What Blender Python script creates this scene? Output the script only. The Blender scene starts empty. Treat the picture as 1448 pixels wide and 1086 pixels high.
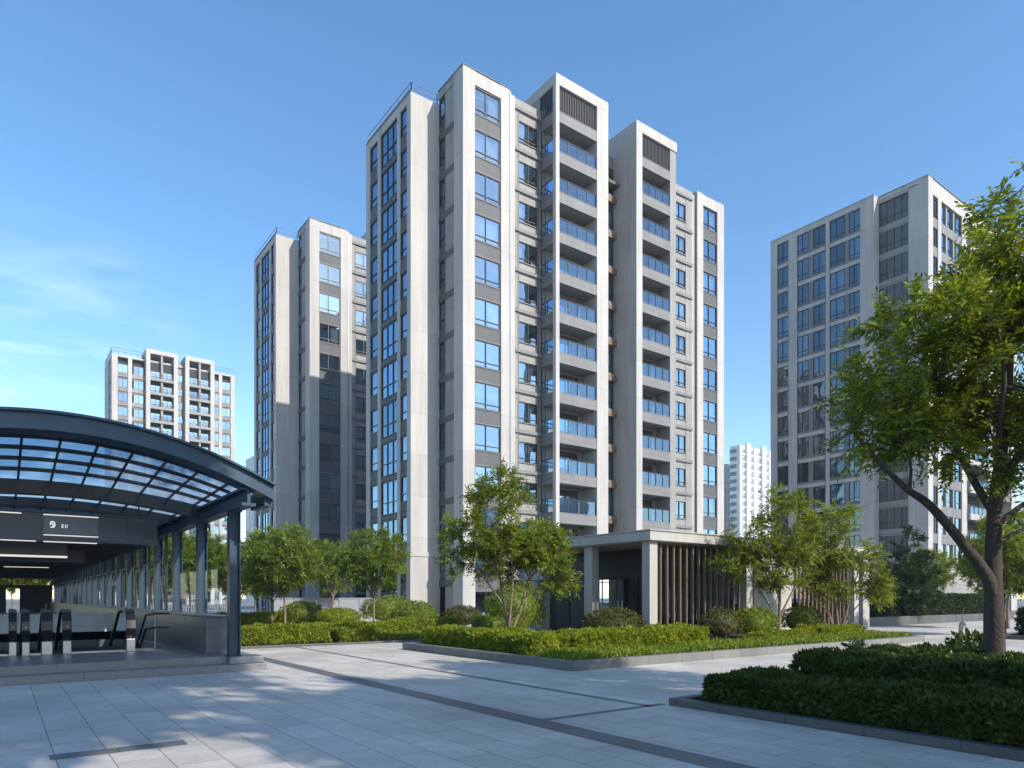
import bpy, math, random
import numpy as np
from mathutils import Vector, Matrix, noise
SC = bpy.context.scene
COL = SC.collection
R90 = math.radians(90)

# ------------------------------------------------------------------ helpers
class MB:
    """collects boxes, prisms and tubes and links them as ONE mesh object"""
    def __init__(s): s.v=[]; s.f=[]; s.m=[]
    def add(s, vs, fs, mi=0):
        o=len(s.v); s.v+= [tuple(p) for p in vs]
        for f in fs: s.f.append([i+o for i in f]); s.m.append(mi)
    def box(s,x0,x1,y0,y1,z0,z1,mi=0):
        s.add([(x0,y0,z0),(x1,y0,z0),(x1,y1,z0),(x0,y1,z0),(x0,y0,z1),(x1,y0,z1),(x1,y1,z1),(x0,y1,z1)],
              [(0,3,2,1),(4,5,6,7),(0,1,5,4),(1,2,6,5),(2,3,7,6),(3,0,4,7)],mi)
        return s
    def ext(s, poly, a, b, axis, mi=0):
        """extrude a 2-D polygon; axis 'y': poly is (x,z); axis 'x': poly is (y,z); axis 'z': poly is (x,y)"""
        n=len(poly)
        def p(q,t): return {'y':(q[0],t,q[1]),'x':(t,q[0],q[1]),'z':(q[0],q[1],t)}[axis]
        vs=[p(q,a) for q in poly]+[p(q,b) for q in poly]
        fs=[tuple(range(n))[::-1],tuple(range(n,2*n))]+[(i,(i+1)%n,n+(i+1)%n,n+i) for i in range(n)]
        s.add(vs,fs,mi); return s
    def strip(s, quads, mi=0):
        """a chain of cross sections (lists of equal length) joined into one closed solid"""
        n=len(quads[0]); vs=[p for q in quads for p in q]; fs=[tuple(range(n))[::-1]]
        for k in range(len(quads)-1):
            for i in range(n):
                fs.append((k*n+i,k*n+(i+1)%n,(k+1)*n+(i+1)%n,(k+1)*n+i))
        fs.append(tuple((len(quads)-1)*n+i for i in range(n)))
        s.add(vs,fs,mi); return s
    def tube(s, pts, rads, n=6, mi=0):
        pts=[Vector(p) for p in pts]; secs=[]; ref=None
        for i,p in enumerate(pts):
            d=(pts[min(i+1,len(pts)-1)]-pts[max(i-1,0)])
            if d.length<1e-6: d=Vector((0,0,1))
            d.normalize()
            if ref is None:
                ref=d.orthogonal().normalized()
            else:
                ref=(ref-d*ref.dot(d))
                ref=ref.normalized() if ref.length>1e-5 else d.orthogonal().normalized()
            b=d.cross(ref); r=rads[i] if hasattr(rads,'__len__') else rads
            secs.append([p+(ref*math.cos(2*math.pi*k/n)+b*math.sin(2*math.pi*k/n))*r for k in range(n)])
        return s.strip(secs,mi)
    def ball(s, c, r, seg=10, rings=6, mi=0):
        vs=[]; fs=[]
        for j in range(rings+1):
            t=math.pi*j/rings
            for i in range(seg):
                a=2*math.pi*i/seg
                vs.append((c[0]+r[0]*math.sin(t)*math.cos(a),c[1]+r[1]*math.sin(t)*math.sin(a),c[2]+r[2]*math.cos(t)))
        for j in range(rings):
            for i in range(seg):
                fs.append((j*seg+i,(j+1)*seg+i,(j+1)*seg+(i+1)%seg,j*seg+(i+1)%seg))
        s.add(vs,fs,mi); return s
    def mesh(s,name,mats,off=(0,0,0),smooth=False):
        me=bpy.data.meshes.new(name)
        me.from_pydata([(p[0]-off[0],p[1]-off[1],p[2]-off[2]) for p in s.v],[],s.f)
        for m in (mats if isinstance(mats,(list,tuple)) else [mats]): me.materials.append(m)
        me.polygons.foreach_set('material_index',s.m)
        if smooth: me.polygons.foreach_set('use_smooth',[True]*len(s.f))
        me.update(); return me
    def build(s,name,mats,parent=None,smooth=False,bevel=0,local=False,loc=None):
        off=(0,0,0)
        if not local:
            off=tuple(parent.location) if parent is not None else (loc or (0,0,0))
            if parent is not None and parent.parent is not None:
                off=tuple(parent.location+parent.parent.location)
        o=bpy.data.objects.new(name,s.mesh(name,mats,off,smooth)); COL.objects.link(o)
        if parent is not None: o.parent=parent
        elif loc is not None: o.location=loc
        if bevel:
            b=o.modifiers.new('bevel','BEVEL'); b.width=bevel; b.segments=2; b.limit_method='ANGLE'
        return o

def link(name,me,parent=None,loc=(0,0,0),rz=0.0):
    o=bpy.data.objects.new(name,me); COL.objects.link(o); o.location=loc; o.rotation_euler=(0,0,rz)
    if parent is not None: o.parent=parent
    return o
def tag(o,label,cat,group=None,kind=None):
    if label: o['label']=label
    if cat: o['category']=cat
    if group: o['group']=group
    if kind: o['kind']=kind
    return o
def thing(name,label,cat,loc=(0,0,0),group=None):
    o=bpy.data.objects.new(name,None); COL.objects.link(o); o.location=loc; o.empty_display_size=.3
    return tag(o,label,cat,group)
def structure(o,label=None,cat=None): return tag(o,label,cat,None,'structure')
def copy_tree(o,parent=None):
    c=o.copy(); COL.objects.link(c)
    if parent is not None: c.parent=parent
    for ch in list(o.children): copy_tree(ch,c)
    return c

# ------------------------------------------------------------------ materials
def new_mat(name):
    m=bpy.data.materials.new(name); m.use_nodes=True
    nt=m.node_tree; nt.nodes.clear()
    return m,nt
def N(nt,t,**kw):
    n=nt.nodes.new(t)
    for k,v in kw.items():
        if k in n.inputs: n.inputs[k].default_value=v
        else: setattr(n,k,v)
    return n
def L(nt,a,b): nt.links.new(a,b)
def ramp(nt,fac,stops):
    r=N(nt,'ShaderNodeValToRGB'); e=r.color_ramp.elements
    while len(e)<len(stops): e.new(0.5)
    for k,(p,c) in enumerate(stops): e[k].position=p; e[k].color=(*c,1)
    L(nt,fac,r.inputs[0]); return r
def mixc(nt,fac,a,b,mode='MIX'):
    n=N(nt,'ShaderNodeMix',data_type='RGBA',blend_type=mode)
    if isinstance(fac,float): n.inputs[0].default_value=fac
    else: L(nt,fac,n.inputs[0])
    for v,i in ((a,6),(b,7)):
        if isinstance(v,tuple): n.inputs[i].default_value=(*v,1)
        else: L(nt,v,n.inputs[i])
    return n.outputs[2]
def plain(name,col,rough=.6,metal=0.0,var=.12,scale=3.0,bump=0.0,bscale=40,spec=.5,streak=False):
    """painted or cast surface with a little uneven tone"""
    m,nt=new_mat(name); out=N(nt,'ShaderNodeOutputMaterial'); p=N(nt,'ShaderNodeBsdfPrincipled',Roughness=rough,Metallic=metal)
    p.inputs['Specular IOR Level'].default_value=spec
    L(nt,p.outputs[0],out.inputs[0])
    tc=N(nt,'ShaderNodeTexCoord'); mp=N(nt,'ShaderNodeMapping'); L(nt,tc.outputs['Object'],mp.inputs[0])
    if streak: mp.inputs['Scale'].default_value=(1,1,.12)
    n=N(nt,'ShaderNodeTexNoise',Scale=scale,Detail=6.0,Roughness=.6); L(nt,mp.outputs[0],n.inputs['Vector'])
    lo=tuple(c*(1-var) for c in col); hi=tuple(min(1,c*(1+var)) for c in col)
    r=ramp(nt,n.outputs[0],[(.3,lo),(.7,hi)]); L(nt,r.outputs[0],p.inputs['Base Color'])
    if bump:
        n2=N(nt,'ShaderNodeTexNoise',Scale=bscale,Detail=4.0); L(nt,tc.outputs['Object'],n2.inputs['Vector'])
        b=N(nt,'ShaderNodeBump',Strength=bump,Distance=.02); L(nt,n2.outputs[0],b.inputs['Height']); L(nt,b.outputs[0],p.inputs['Normal'])
    return m
def panel_stone(name,col,w,h,joint=.02,jdark=.6,var=.10,rough=.65,stain=.22):
    """wall cladding in panels: u runs along either horizontal axis, v is height"""
    m,nt=new_mat(name); out=N(nt,'ShaderNodeOutputMaterial'); p=N(nt,'ShaderNodeBsdfPrincipled',Roughness=rough)
    L(nt,p.outputs[0],out.inputs[0])
    tc=N(nt,'ShaderNodeTexCoord'); sp=N(nt,'ShaderNodeSeparateXYZ'); L(nt,tc.outputs['Object'],sp.inputs[0])
    a=N(nt,'ShaderNodeMath',operation='ADD'); L(nt,sp.outputs[0],a.inputs[0]); L(nt,sp.outputs[1],a.inputs[1])
    cb=N(nt,'ShaderNodeCombineXYZ'); L(nt,a.outputs[0],cb.inputs[0]); L(nt,sp.outputs[2],cb.inputs[1])
    br=N(nt,'ShaderNodeTexBrick',Scale=1.0,offset=0.0)
    br.inputs['Mortar Size'].default_value=joint; br.inputs['Brick Width'].default_value=w; br.inputs['Row Height'].default_value=h
    br.inputs['Mortar Smooth'].default_value=.3; br.inputs['Bias'].default_value=0
    br.inputs['Color1'].default_value=(*[c*(1-var*.6) for c in col],1); br.inputs['Color2'].default_value=(*[c*(1+var*.6) for c in col],1)
    br.inputs['Mortar'].default_value=(*[c*jdark for c in col],1)
    L(nt,cb.outputs[0],br.inputs['Vector'])
    mp=N(nt,'ShaderNodeMapping'); mp.inputs['Scale'].default_value=(1,1,.1); L(nt,tc.outputs['Object'],mp.inputs[0])
    n=N(nt,'ShaderNodeTexNoise',Scale=1.6,Detail=7.0,Roughness=.65); L(nt,mp.outputs[0],n.inputs['Vector'])
    n3=N(nt,'ShaderNodeTexNoise',Scale=9.0,Detail=6.0,Roughness=.7); L(nt,tc.outputs['Object'],n3.inputs['Vector'])
    r=ramp(nt,n.outputs[0],[(.3,(1-stain,1-stain,1-stain*1.05)),(.62,(1,1,1))])
    r3=ramp(nt,n3.outputs[0],[(.3,(.93,.93,.93)),(.7,(1.0,1.0,1.0))])
    c=mixc(nt,1.0,br.outputs[0],r.outputs[0],'MULTIPLY'); c=mixc(nt,1.0,c,r3.outputs[0],'MULTIPLY')
    L(nt,c,p.inputs['Base Color'])
    b=N(nt,'ShaderNodeBump',Strength=.25,Distance=.02); L(nt,n3.outputs[0],b.inputs['Height']); L(nt,b.outputs[0],p.inputs['Normal'])
    return m
def glass(name,tint,refl=.35,rough=.015,wob=.01,wscale=.7,gcol=(.82,.92,1.0),rmax=1.0,frost=0.0,fcol=(.5,.6,.7),vary=0.0):
    m,nt=new_mat(name); out=N(nt,'ShaderNodeOutputMaterial')
    t=N(nt,'ShaderNodeBsdfTransparent'); t.inputs[0].default_value=(*tint,1)
    g=N(nt,'ShaderNodeBsdfGlossy',Roughness=rough); g.inputs[0].default_value=(*gcol,1)
    lw=N(nt,'ShaderNodeFresnel',IOR=1.45)
    ma=N(nt,'ShaderNodeMapRange'); ma.inputs[1].default_value=.03; ma.inputs[2].default_value=.8; ma.inputs[3].default_value=refl; ma.inputs[4].default_value=rmax
    if vary:
        ob=N(nt,'ShaderNodeObjectInfo'); vr=N(nt,'ShaderNodeMapRange'); vr.inputs[3].default_value=refl*(1-vary); vr.inputs[4].default_value=min(.8,refl*(1+vary)); L(nt,ob.outputs['Random'],vr.inputs[0]); L(nt,vr.outputs[0],ma.inputs[3])
    L(nt,lw.outputs[0],ma.inputs[0])
    if wob:
        tc=N(nt,'ShaderNodeTexCoord'); oi=N(nt,'ShaderNodeObjectInfo')
        va=N(nt,'ShaderNodeVectorMath',operation='ADD'); L(nt,tc.outputs['Object'],va.inputs[0]); L(nt,oi.outputs['Location'],va.inputs[1])
        n=N(nt,'ShaderNodeTexNoise',Scale=wscale,Detail=1.0); L(nt,va.outputs[0],n.inputs['Vector'])
        b=N(nt,'ShaderNodeBump',Strength=1.0,Distance=wob); L(nt,n.outputs[0],b.inputs['Height']); L(nt,b.outputs[0],g.inputs['Normal'])
    mx=N(nt,'ShaderNodeMixShader'); L(nt,ma.outputs[0],mx.inputs[0]); L(nt,t.outputs[0],mx.inputs[1]); L(nt,g.outputs[0],mx.inputs[2])
    if frost:
        tl=N(nt,'ShaderNodeBsdfTranslucent'); tl.inputs[0].default_value=(*fcol,1); m2=N(nt,'ShaderNodeMixShader'); m2.inputs[0].default_value=frost
        L(nt,mx.outputs[0],m2.inputs[1]); L(nt,tl.outputs[0],m2.inputs[2]); mx=m2
    L(nt,mx.outputs[0],out.inputs[0]); return m
def leaf(name,dark,light,trans=.35,rough=.5):
    m,nt=new_mat(name); out=N(nt,'ShaderNodeOutputMaterial')
    ge=N(nt,'ShaderNodeNewGeometry'); r=ramp(nt,ge.outputs['Random Per Island'],[(0,dark),(.55,tuple((a+b)/2 for a,b in zip(dark,light))),(1,light)])
    tc=N(nt,'ShaderNodeTexCoord'); n=N(nt,'ShaderNodeTexNoise',Scale=1.3,Detail=2.0); L(nt,tc.outputs['Object'],n.inputs['Vector'])
    r2=ramp(nt,n.outputs[0],[(.35,(.82,.86,.8)),(.65,(1.12,1.06,.95))])
    c=mixc(nt,1.0,r.outputs[0],r2.outputs[0],'MULTIPLY')
    p=N(nt,'ShaderNodeBsdfPrincipled',Roughness=rough); L(nt,c,p.inputs['Base Color'])
    p.inputs['Specular IOR Level'].default_value=.22
    t=N(nt,'ShaderNodeBsdfTranslucent'); c2=mixc(nt,1.0,c,(1.5,1.35,.5),'MULTIPLY'); L(nt,c2,t.inputs[0])
    mx=N(nt,'ShaderNodeMixShader'); mx.inputs[0].default_value=trans
    L(nt,p.outputs[0],mx.inputs[1]); L(nt,t.outputs[0],mx.inputs[2]); L(nt,mx.outputs[0],out.inputs[0]); return m
def emit(name,col,st):
    m,nt=new_mat(name); out=N(nt,'ShaderNodeOutputMaterial'); e=N(nt,'ShaderNodeEmission',Strength=st); e.inputs[0].default_value=(*col,1)
    L(nt,e.outputs[0],out.inputs[0]); return m
def paving(name,c1,c2,mortar,w,h,joint,rough,stain=.32):
    m,nt=new_mat(name); out=N(nt,'ShaderNodeOutputMaterial'); p=N(nt,'ShaderNodeBsdfPrincipled',Roughness=rough); L(nt,p.outputs[0],out.inputs[0])
    tc=N(nt,'ShaderNodeTexCoord'); sp=N(nt,'ShaderNodeSeparateXYZ'); L(nt,tc.outputs['Object'],sp.inputs[0])
    cb=N(nt,'ShaderNodeCombineXYZ'); L(nt,sp.outputs[1],cb.inputs[0]); L(nt,sp.outputs[0],cb.inputs[1])
    br=N(nt,'ShaderNodeTexBrick',Scale=1.0,offset=0.5)
    br.inputs['Mortar Size'].default_value=joint; br.inputs['Brick Width'].default_value=w; br.inputs['Row Height'].default_value=h
    br.inputs['Mortar Smooth'].default_value=.2
    br.inputs['Color1'].default_value=(*c1,1); br.inputs['Color2'].default_value=(*c2,1); br.inputs['Mortar'].default_value=(*mortar,1)
    L(nt,cb.outputs[0],br.inputs['Vector'])
    n=N(nt,'ShaderNodeTexNoise',Scale=.45,Detail=8.0,Roughness=.62); L(nt,tc.outputs['Object'],n.inputs['Vector'])
    n2=N(nt,'ShaderNodeTexNoise',Scale=60.0,Detail=5.0,Roughness=.75); L(nt,tc.outputs['Object'],n2.inputs['Vector'])
    n4=N(nt,'ShaderNodeTexNoise',Scale=5.0,Detail=6.0,Roughness=.7); L(nt,tc.outputs['Object'],n4.inputs['Vector'])
    r=ramp(nt,n.outputs[0],[(.3,(1-stain,1-stain,1-stain)),(.65,(1.05,1.05,1.05))]); r2=ramp(nt,n2.outputs[0],[(.3,(.82,.82,.82)),(.7,(1.1,1.1,1.1))])
    r4=ramp(nt,n4.outputs[0],[(.3,(.88,.88,.88)),(.65,(1.03,1.03,1.03))])
    c=mixc(nt,1.0,br.outputs[0],r.outputs[0],'MULTIPLY'); c=mixc(nt,1.0,c,r2.outputs[0],'MULTIPLY'); c=mixc(nt,1.0,c,r4.outputs[0],'MULTIPLY')
    L(nt,c,p.inputs['Base Color'])
    rr=N(nt,'ShaderNodeMapRange'); rr.inputs[3].default_value=rough-.12; rr.inputs[4].default_value=rough+.15; L(nt,n4.outputs[0],rr.inputs[0]); L(nt,rr.outputs[0],p.inputs['Roughness'])
    inv=N(nt,'ShaderNodeMath',operation='SUBTRACT'); inv.inputs[0].default_value=1.0; L(nt,br.outputs['Fac'],inv.inputs[1])
    s=N(nt,'ShaderNodeMath',operation='MULTIPLY_ADD'); s.inputs[1].default_value=.12; L(nt,n2.outputs[0],s.inputs[0]); L(nt,inv.outputs[0],s.inputs[2])
    b=N(nt,'ShaderNodeBump',Strength=.5,Distance=.006); L(nt,s.outputs[0],b.inputs['Height']); L(nt,b.outputs[0],p.inputs['Normal'])
    return m

M={}
M['stone']=panel_stone('light_stone_cladding',(.435,.420,.40),2.5,3.0,joint=.014,jdark=.74)
M['stone_base']=panel_stone('base_stone_cladding',(.40,.385,.362),2.5,2.45,joint=.014,jdark=.7)
M['panel']=panel_stone('pale_grey_panel',(.275,.27,.262),1.3,1.5,joint=.015)
M['grey']=panel_stone('grey_spandrel_panel',(.088,.092,.10),1.15,1.5,joint=.012,stain=.12)
M['mid']=panel_stone('mid_grey_panel',(.185,.186,.19),1.2,1.5,joint=.012,stain=.14)
M['soffit']=plain('balcony_soffit_paint',(.24,.238,.235),.7)
M['core']=plain('unlit_room',(.035,.037,.04),.8)  # near black colour stands in for the shade inside rooms and behind louvres
M['frame']=plain('bronze_window_frame',(.055,.047,.042),.4,.5)
M['rail']=plain('dark_railing_metal',(.022,.023,.026),.45,.0)
M['louvre']=plain('dark_louvre_metal',(.055,.058,.065),.5,.2)
M['curtain']=plain('curtain_cloth',(.55,.53,.50),.9)
M['blind']=plain('roller_blind',(.30,.31,.33),.9)
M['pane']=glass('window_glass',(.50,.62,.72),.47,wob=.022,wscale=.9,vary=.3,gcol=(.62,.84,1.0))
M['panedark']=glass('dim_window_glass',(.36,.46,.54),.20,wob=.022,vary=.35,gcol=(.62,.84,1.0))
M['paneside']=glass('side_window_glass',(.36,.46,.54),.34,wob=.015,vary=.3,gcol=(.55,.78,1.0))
M['screen']=plain('grey_loggia_screen',(.085,.10,.11),.25,.1,var=.2,scale=.8)
M['balglass']=glass('balustrade_glass',(.42,.58,.72),.25,wob=.006,gcol=(.62,.82,1.0))
M['white']=panel_stone('far_white_render',(.74,.74,.74),3,3,joint=.03,jdark=.85,stain=.1)
M['farglass']=plain('far_window',(.22,.27,.33),.2)
M['brown']=plain('brown_metal_ledge',(.17,.115,.085),.5,.2)
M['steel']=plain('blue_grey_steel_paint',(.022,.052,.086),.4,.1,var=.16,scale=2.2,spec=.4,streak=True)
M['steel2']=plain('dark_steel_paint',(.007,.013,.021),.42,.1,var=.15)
M['roofglass']=glass('tinted_roof_glass',(.26,.38,.48),.05,rough=.08,wob=.01,wscale=.6,gcol=(.8,.9,1),rmax=.25,frost=.55,fcol=(.32,.44,.56))
M['sideglass']=glass('clear_side_glass',(.82,.88,.90),.02,wob=.004,rmax=.10)
M['granite']=panel_stone('grey_granite',(.17,.175,.185),1.2,.9,joint=.008,jdark=.5,var=.2,rough=.35,stain=.12)
M['darkgranite']=panel_stone('dark_granite',(.13,.14,.15),1.2,.9,joint=.008,jdark=.5,var=.2,rough=.25,stain=.12)
M['wallgranite']=panel_stone('dark_parapet_granite',(.115,.122,.132),1.2,.9,joint=.008,jdark=.5,var=.2,rough=.3,stain=.12)
M['kerb']=panel_stone('planter_granite',(.085,.087,.09),1.0,1.0,joint=.012,jdark=.5,var=.25,rough=.5,stain=.3)
M['kerblight']=panel_stone('pale_planter_granite',(.20,.195,.185),1.2,1.0,joint=.012,jdark=.55,var=.2,rough=.55,stain=.3)
M['portico']=panel_stone('portico_limestone',(.43,.41,.38),2.2,4,joint=.012,jdark=.7,rough=.6,stain=.2)
M['soffitp']=plain('portico_soffit',(.34,.31,.27),.6)
M['fin']=plain('brown_metal_fin',(.16,.108,.075),.45,.1,var=.2)
M['black']=plain('black_rubber',(.012,.012,.013),.35)
M['silver']=plain('brushed_steel',(.34,.35,.37),.32,.7,var=.08)
M['escglass']=glass('escalator_glass',(.35,.40,.43),.18,wob=0)
M['sign']=plain('navy_sign_face',(.006,.025,.055),.35,.0)
M['display']=plain('black_display_panel',(.008,.010,.013),.3)
M['pale']=plain('pale_wall_panel',(.55,.57,.60),.5)
M['fence']=plain('grey_fence_paint',(.20,.215,.24),.6)
M['light']=emit('white_lamp',(1,.97,.93),.42)
M['letters']=emit('sign_lettering',(.75,.85,.95),.55)
M['plaza']=paving('plaza_paving',(.56,.515,.455),(.66,.61,.54),(.25,.23,.205),.9,.45,.006,.52)
M['band']=paving('dark_paving_band',(.13,.132,.135),(.17,.172,.175),(.07,.07,.07),.9,1.0,.008,.5)
M['road']=plain('far_ground',(.16,.165,.15),.8,var=.3,scale=.05)
M['soil']=plain('planting_soil',(.045,.032,.022),.95,var=.35,scale=8,bump=.6,bscale=25)
M['bark']=plain('grey_bark',(.048,.039,.032),.9,var=.5,scale=9,bump=.8,bscale=22,streak=True)
M['barkpale']=plain('pale_bark',(.20,.15,.11),.9,var=.35,scale=9,bump=.6,bscale=25,streak=True)
M['leaf']=leaf('fresh_green_leaf',(.085,.135,.016),(.265,.325,.048),.45)
M['leafmid']=leaf('mid_green_leaf',(.088,.138,.020),(.245,.315,.058),.42)
M['leafdark']=leaf('dark_green_leaf',(.015,.032,.014),(.040,.070,.024),.2)
M['leafhedge']=leaf('clipped_hedge_leaf',(.115,.160,.012),(.31,.365,.035),.38)
M['leafshade']=leaf('laurel_leaf',(.030,.058,.014),(.080,.125,.028),.25,.38)
M['leafpurple']=leaf('bronze_shrub_leaf',(.045,.072,.018),(.135,.120,.040),.3)
M['leafgrass']=leaf('groundcover_leaf',(.10,.155,.014),(.25,.32,.040),.35)
M['rust']=plain('warm_ceramic',(.45,.43,.39),.5)
# ------------------------------------------------------------------ windows (shared meshes, separate objects)
WC={}
def win_meshes(w,h,style):
    k=(round(w,2),round(h,2),style)
    if k in WC: return WC[k]
    b=MB(); t=.055; x0,x1=-w/2,w/2
    b.box(x0,x0+t,-.05,.07,0,h); b.box(x1-t,x1,-.05,.07,0,h)
    b.box(x0+t,x1-t,-.05,.07,0,t); b.box(x0+t,x1-t,-.05,.07,h-t,h)
    def ver(f,z0=0,z1=None):
        x=x0+w*f; b.box(x-.03,x+.03,-.045,.06,z0+t,(z1 or h)-t)
    def hor(f,a=0,c=1):
        z=h*f; b.box(x0+w*a+t,x0+w*c-t,-.035,.055,z-.028,z+.028)
    if style=='two': ver(.44); hor(.2)
    elif style=='three': ver(.36); ver(.70); hor(.36); 
    elif style=='slot': hor(.32)
    elif style=='small': ver(.52); hor(.2)
    elif style=='door': ver(.25); ver(.5); ver(.75)
    elif style=='four': ver(.25); ver(.5); ver(.75); hor(.3)
    elif style=='far': ver(.5)
    p=MB(); p.add([(x0+.04,.02,.04),(x1-.04,.02,.04),(x1-.04,.02,h-.04),(x0+.04,.02,h-.04)],[(0,1,2,3)])
    cs=[]
    def wavy(a,c):
        q=MB(); n=max(6,int((c-a)*w/.07)); pv=[]
        for i in range(n+1):
            x=x0+w*(a+(c-a)*i/n); pv.append((x,.26+.03*math.sin(i*1.9)))
        q.add([(x,y,.05) for x,y in pv]+[(x,y,h-.03) for x,y in pv],[(i,i+1,n+2+i,n+1+i) for i in range(n)])
        return q
    cs.append(wavy(.62,.97).mesh('curtain',M['curtain'])); cs.append(wavy(.03,.30).mesh('curtain',M['curtain']))
    cs.append(wavy(.03,.97).mesh('curtain',M['curtain']))
    q=MB(); q.add([(x0+.06,.2,h*.45),(x1-.06,.2,h*.45),(x1-.06,.2,h-.04),(x0+.06,.2,h-.04)],[(0,1,2,3)])
    cs.append(q.mesh('blind',M['blind']))
    WC[k]=(b.mesh('window',M['frame']),p.mesh('pane',M['pane']),cs)
    return WC[k]
PM={}
def pane_mesh(me,mat):
    k=(me.name,mat)
    if k not in PM:
        PM[k]=me.copy(); PM[k].materials.clear(); PM[k].materials.append(M[mat])
    return PM[k]
def window(par,x,y,z,w,h,style,rng,face='-y',name='window',curt=.6,mat=None):
    fm,pm,cs=win_meshes(w,h,style)
    rz={'-y':0,'-x':-R90}[face]
    o=link(name,fm,par,(x,y,z),rz); link('pane',pane_mesh(pm,mat) if mat else pm,o)
    r=rng.random()
    if r<curt:
        i=rng.choice((0,0,1,2,3)); link('blind' if i==3 else 'curtain',cs[i],o)
    return o

def railing_glass(x0,x1,y,z0,z1,n,side=None):
    """balustrade frame and glass meshes along x at depth y; side=(x,ya,yb) adds a return"""
    b=MB(); g=MB()
    b.box(x0,x1,y-.03,y+.03,z1-.06,z1)
    for i in range(n+1):
        x=x0+(x1-x0)*i/n; b.box(max(x0,x-.04),min(x1,x+.04),y-.024,y+.024,z0,z1-.06)
    g.add([(x0,y+.004,z0+.02),(x1,y+.004,z0+.02),(x1,y+.004,z1-.06),(x0,y+.004,z1-.06)],[(0,1,2,3)])
    if side:
        xs,ya,yb=side
        b.box(xs-.03,xs+.03,ya,yb,z1-.052,z1-.002)
        for i in range(3):
            yy=ya+(yb-ya)*i/2; b.box(xs-.022,xs+.022,yy-.022,yy+.022,z0,z1-.052)
        g.add([(xs,ya,z0+.02),(xs,yb,z0+.02),(xs,yb,z1-.06),(xs,ya,z1-.06)],[(0,1,2,3)])
    return b,g

def louvres(x0,x1,y,z0,z1,step=.17):
    b=MB(); n=int((x1-x0)/step)
    for i in range(n+1):
        x=x0+.04+(x1-x0-.08)*i/n; b.box(x-.03,x+.03,y-.06,y+.06,z0,z1)
    b.box(x0,x1,y+.07,y+.12,z0+.9,z0+.98); b.box(x0,x1,y+.07,y+.12,z1-.2,z1-.12)
    return b

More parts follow.
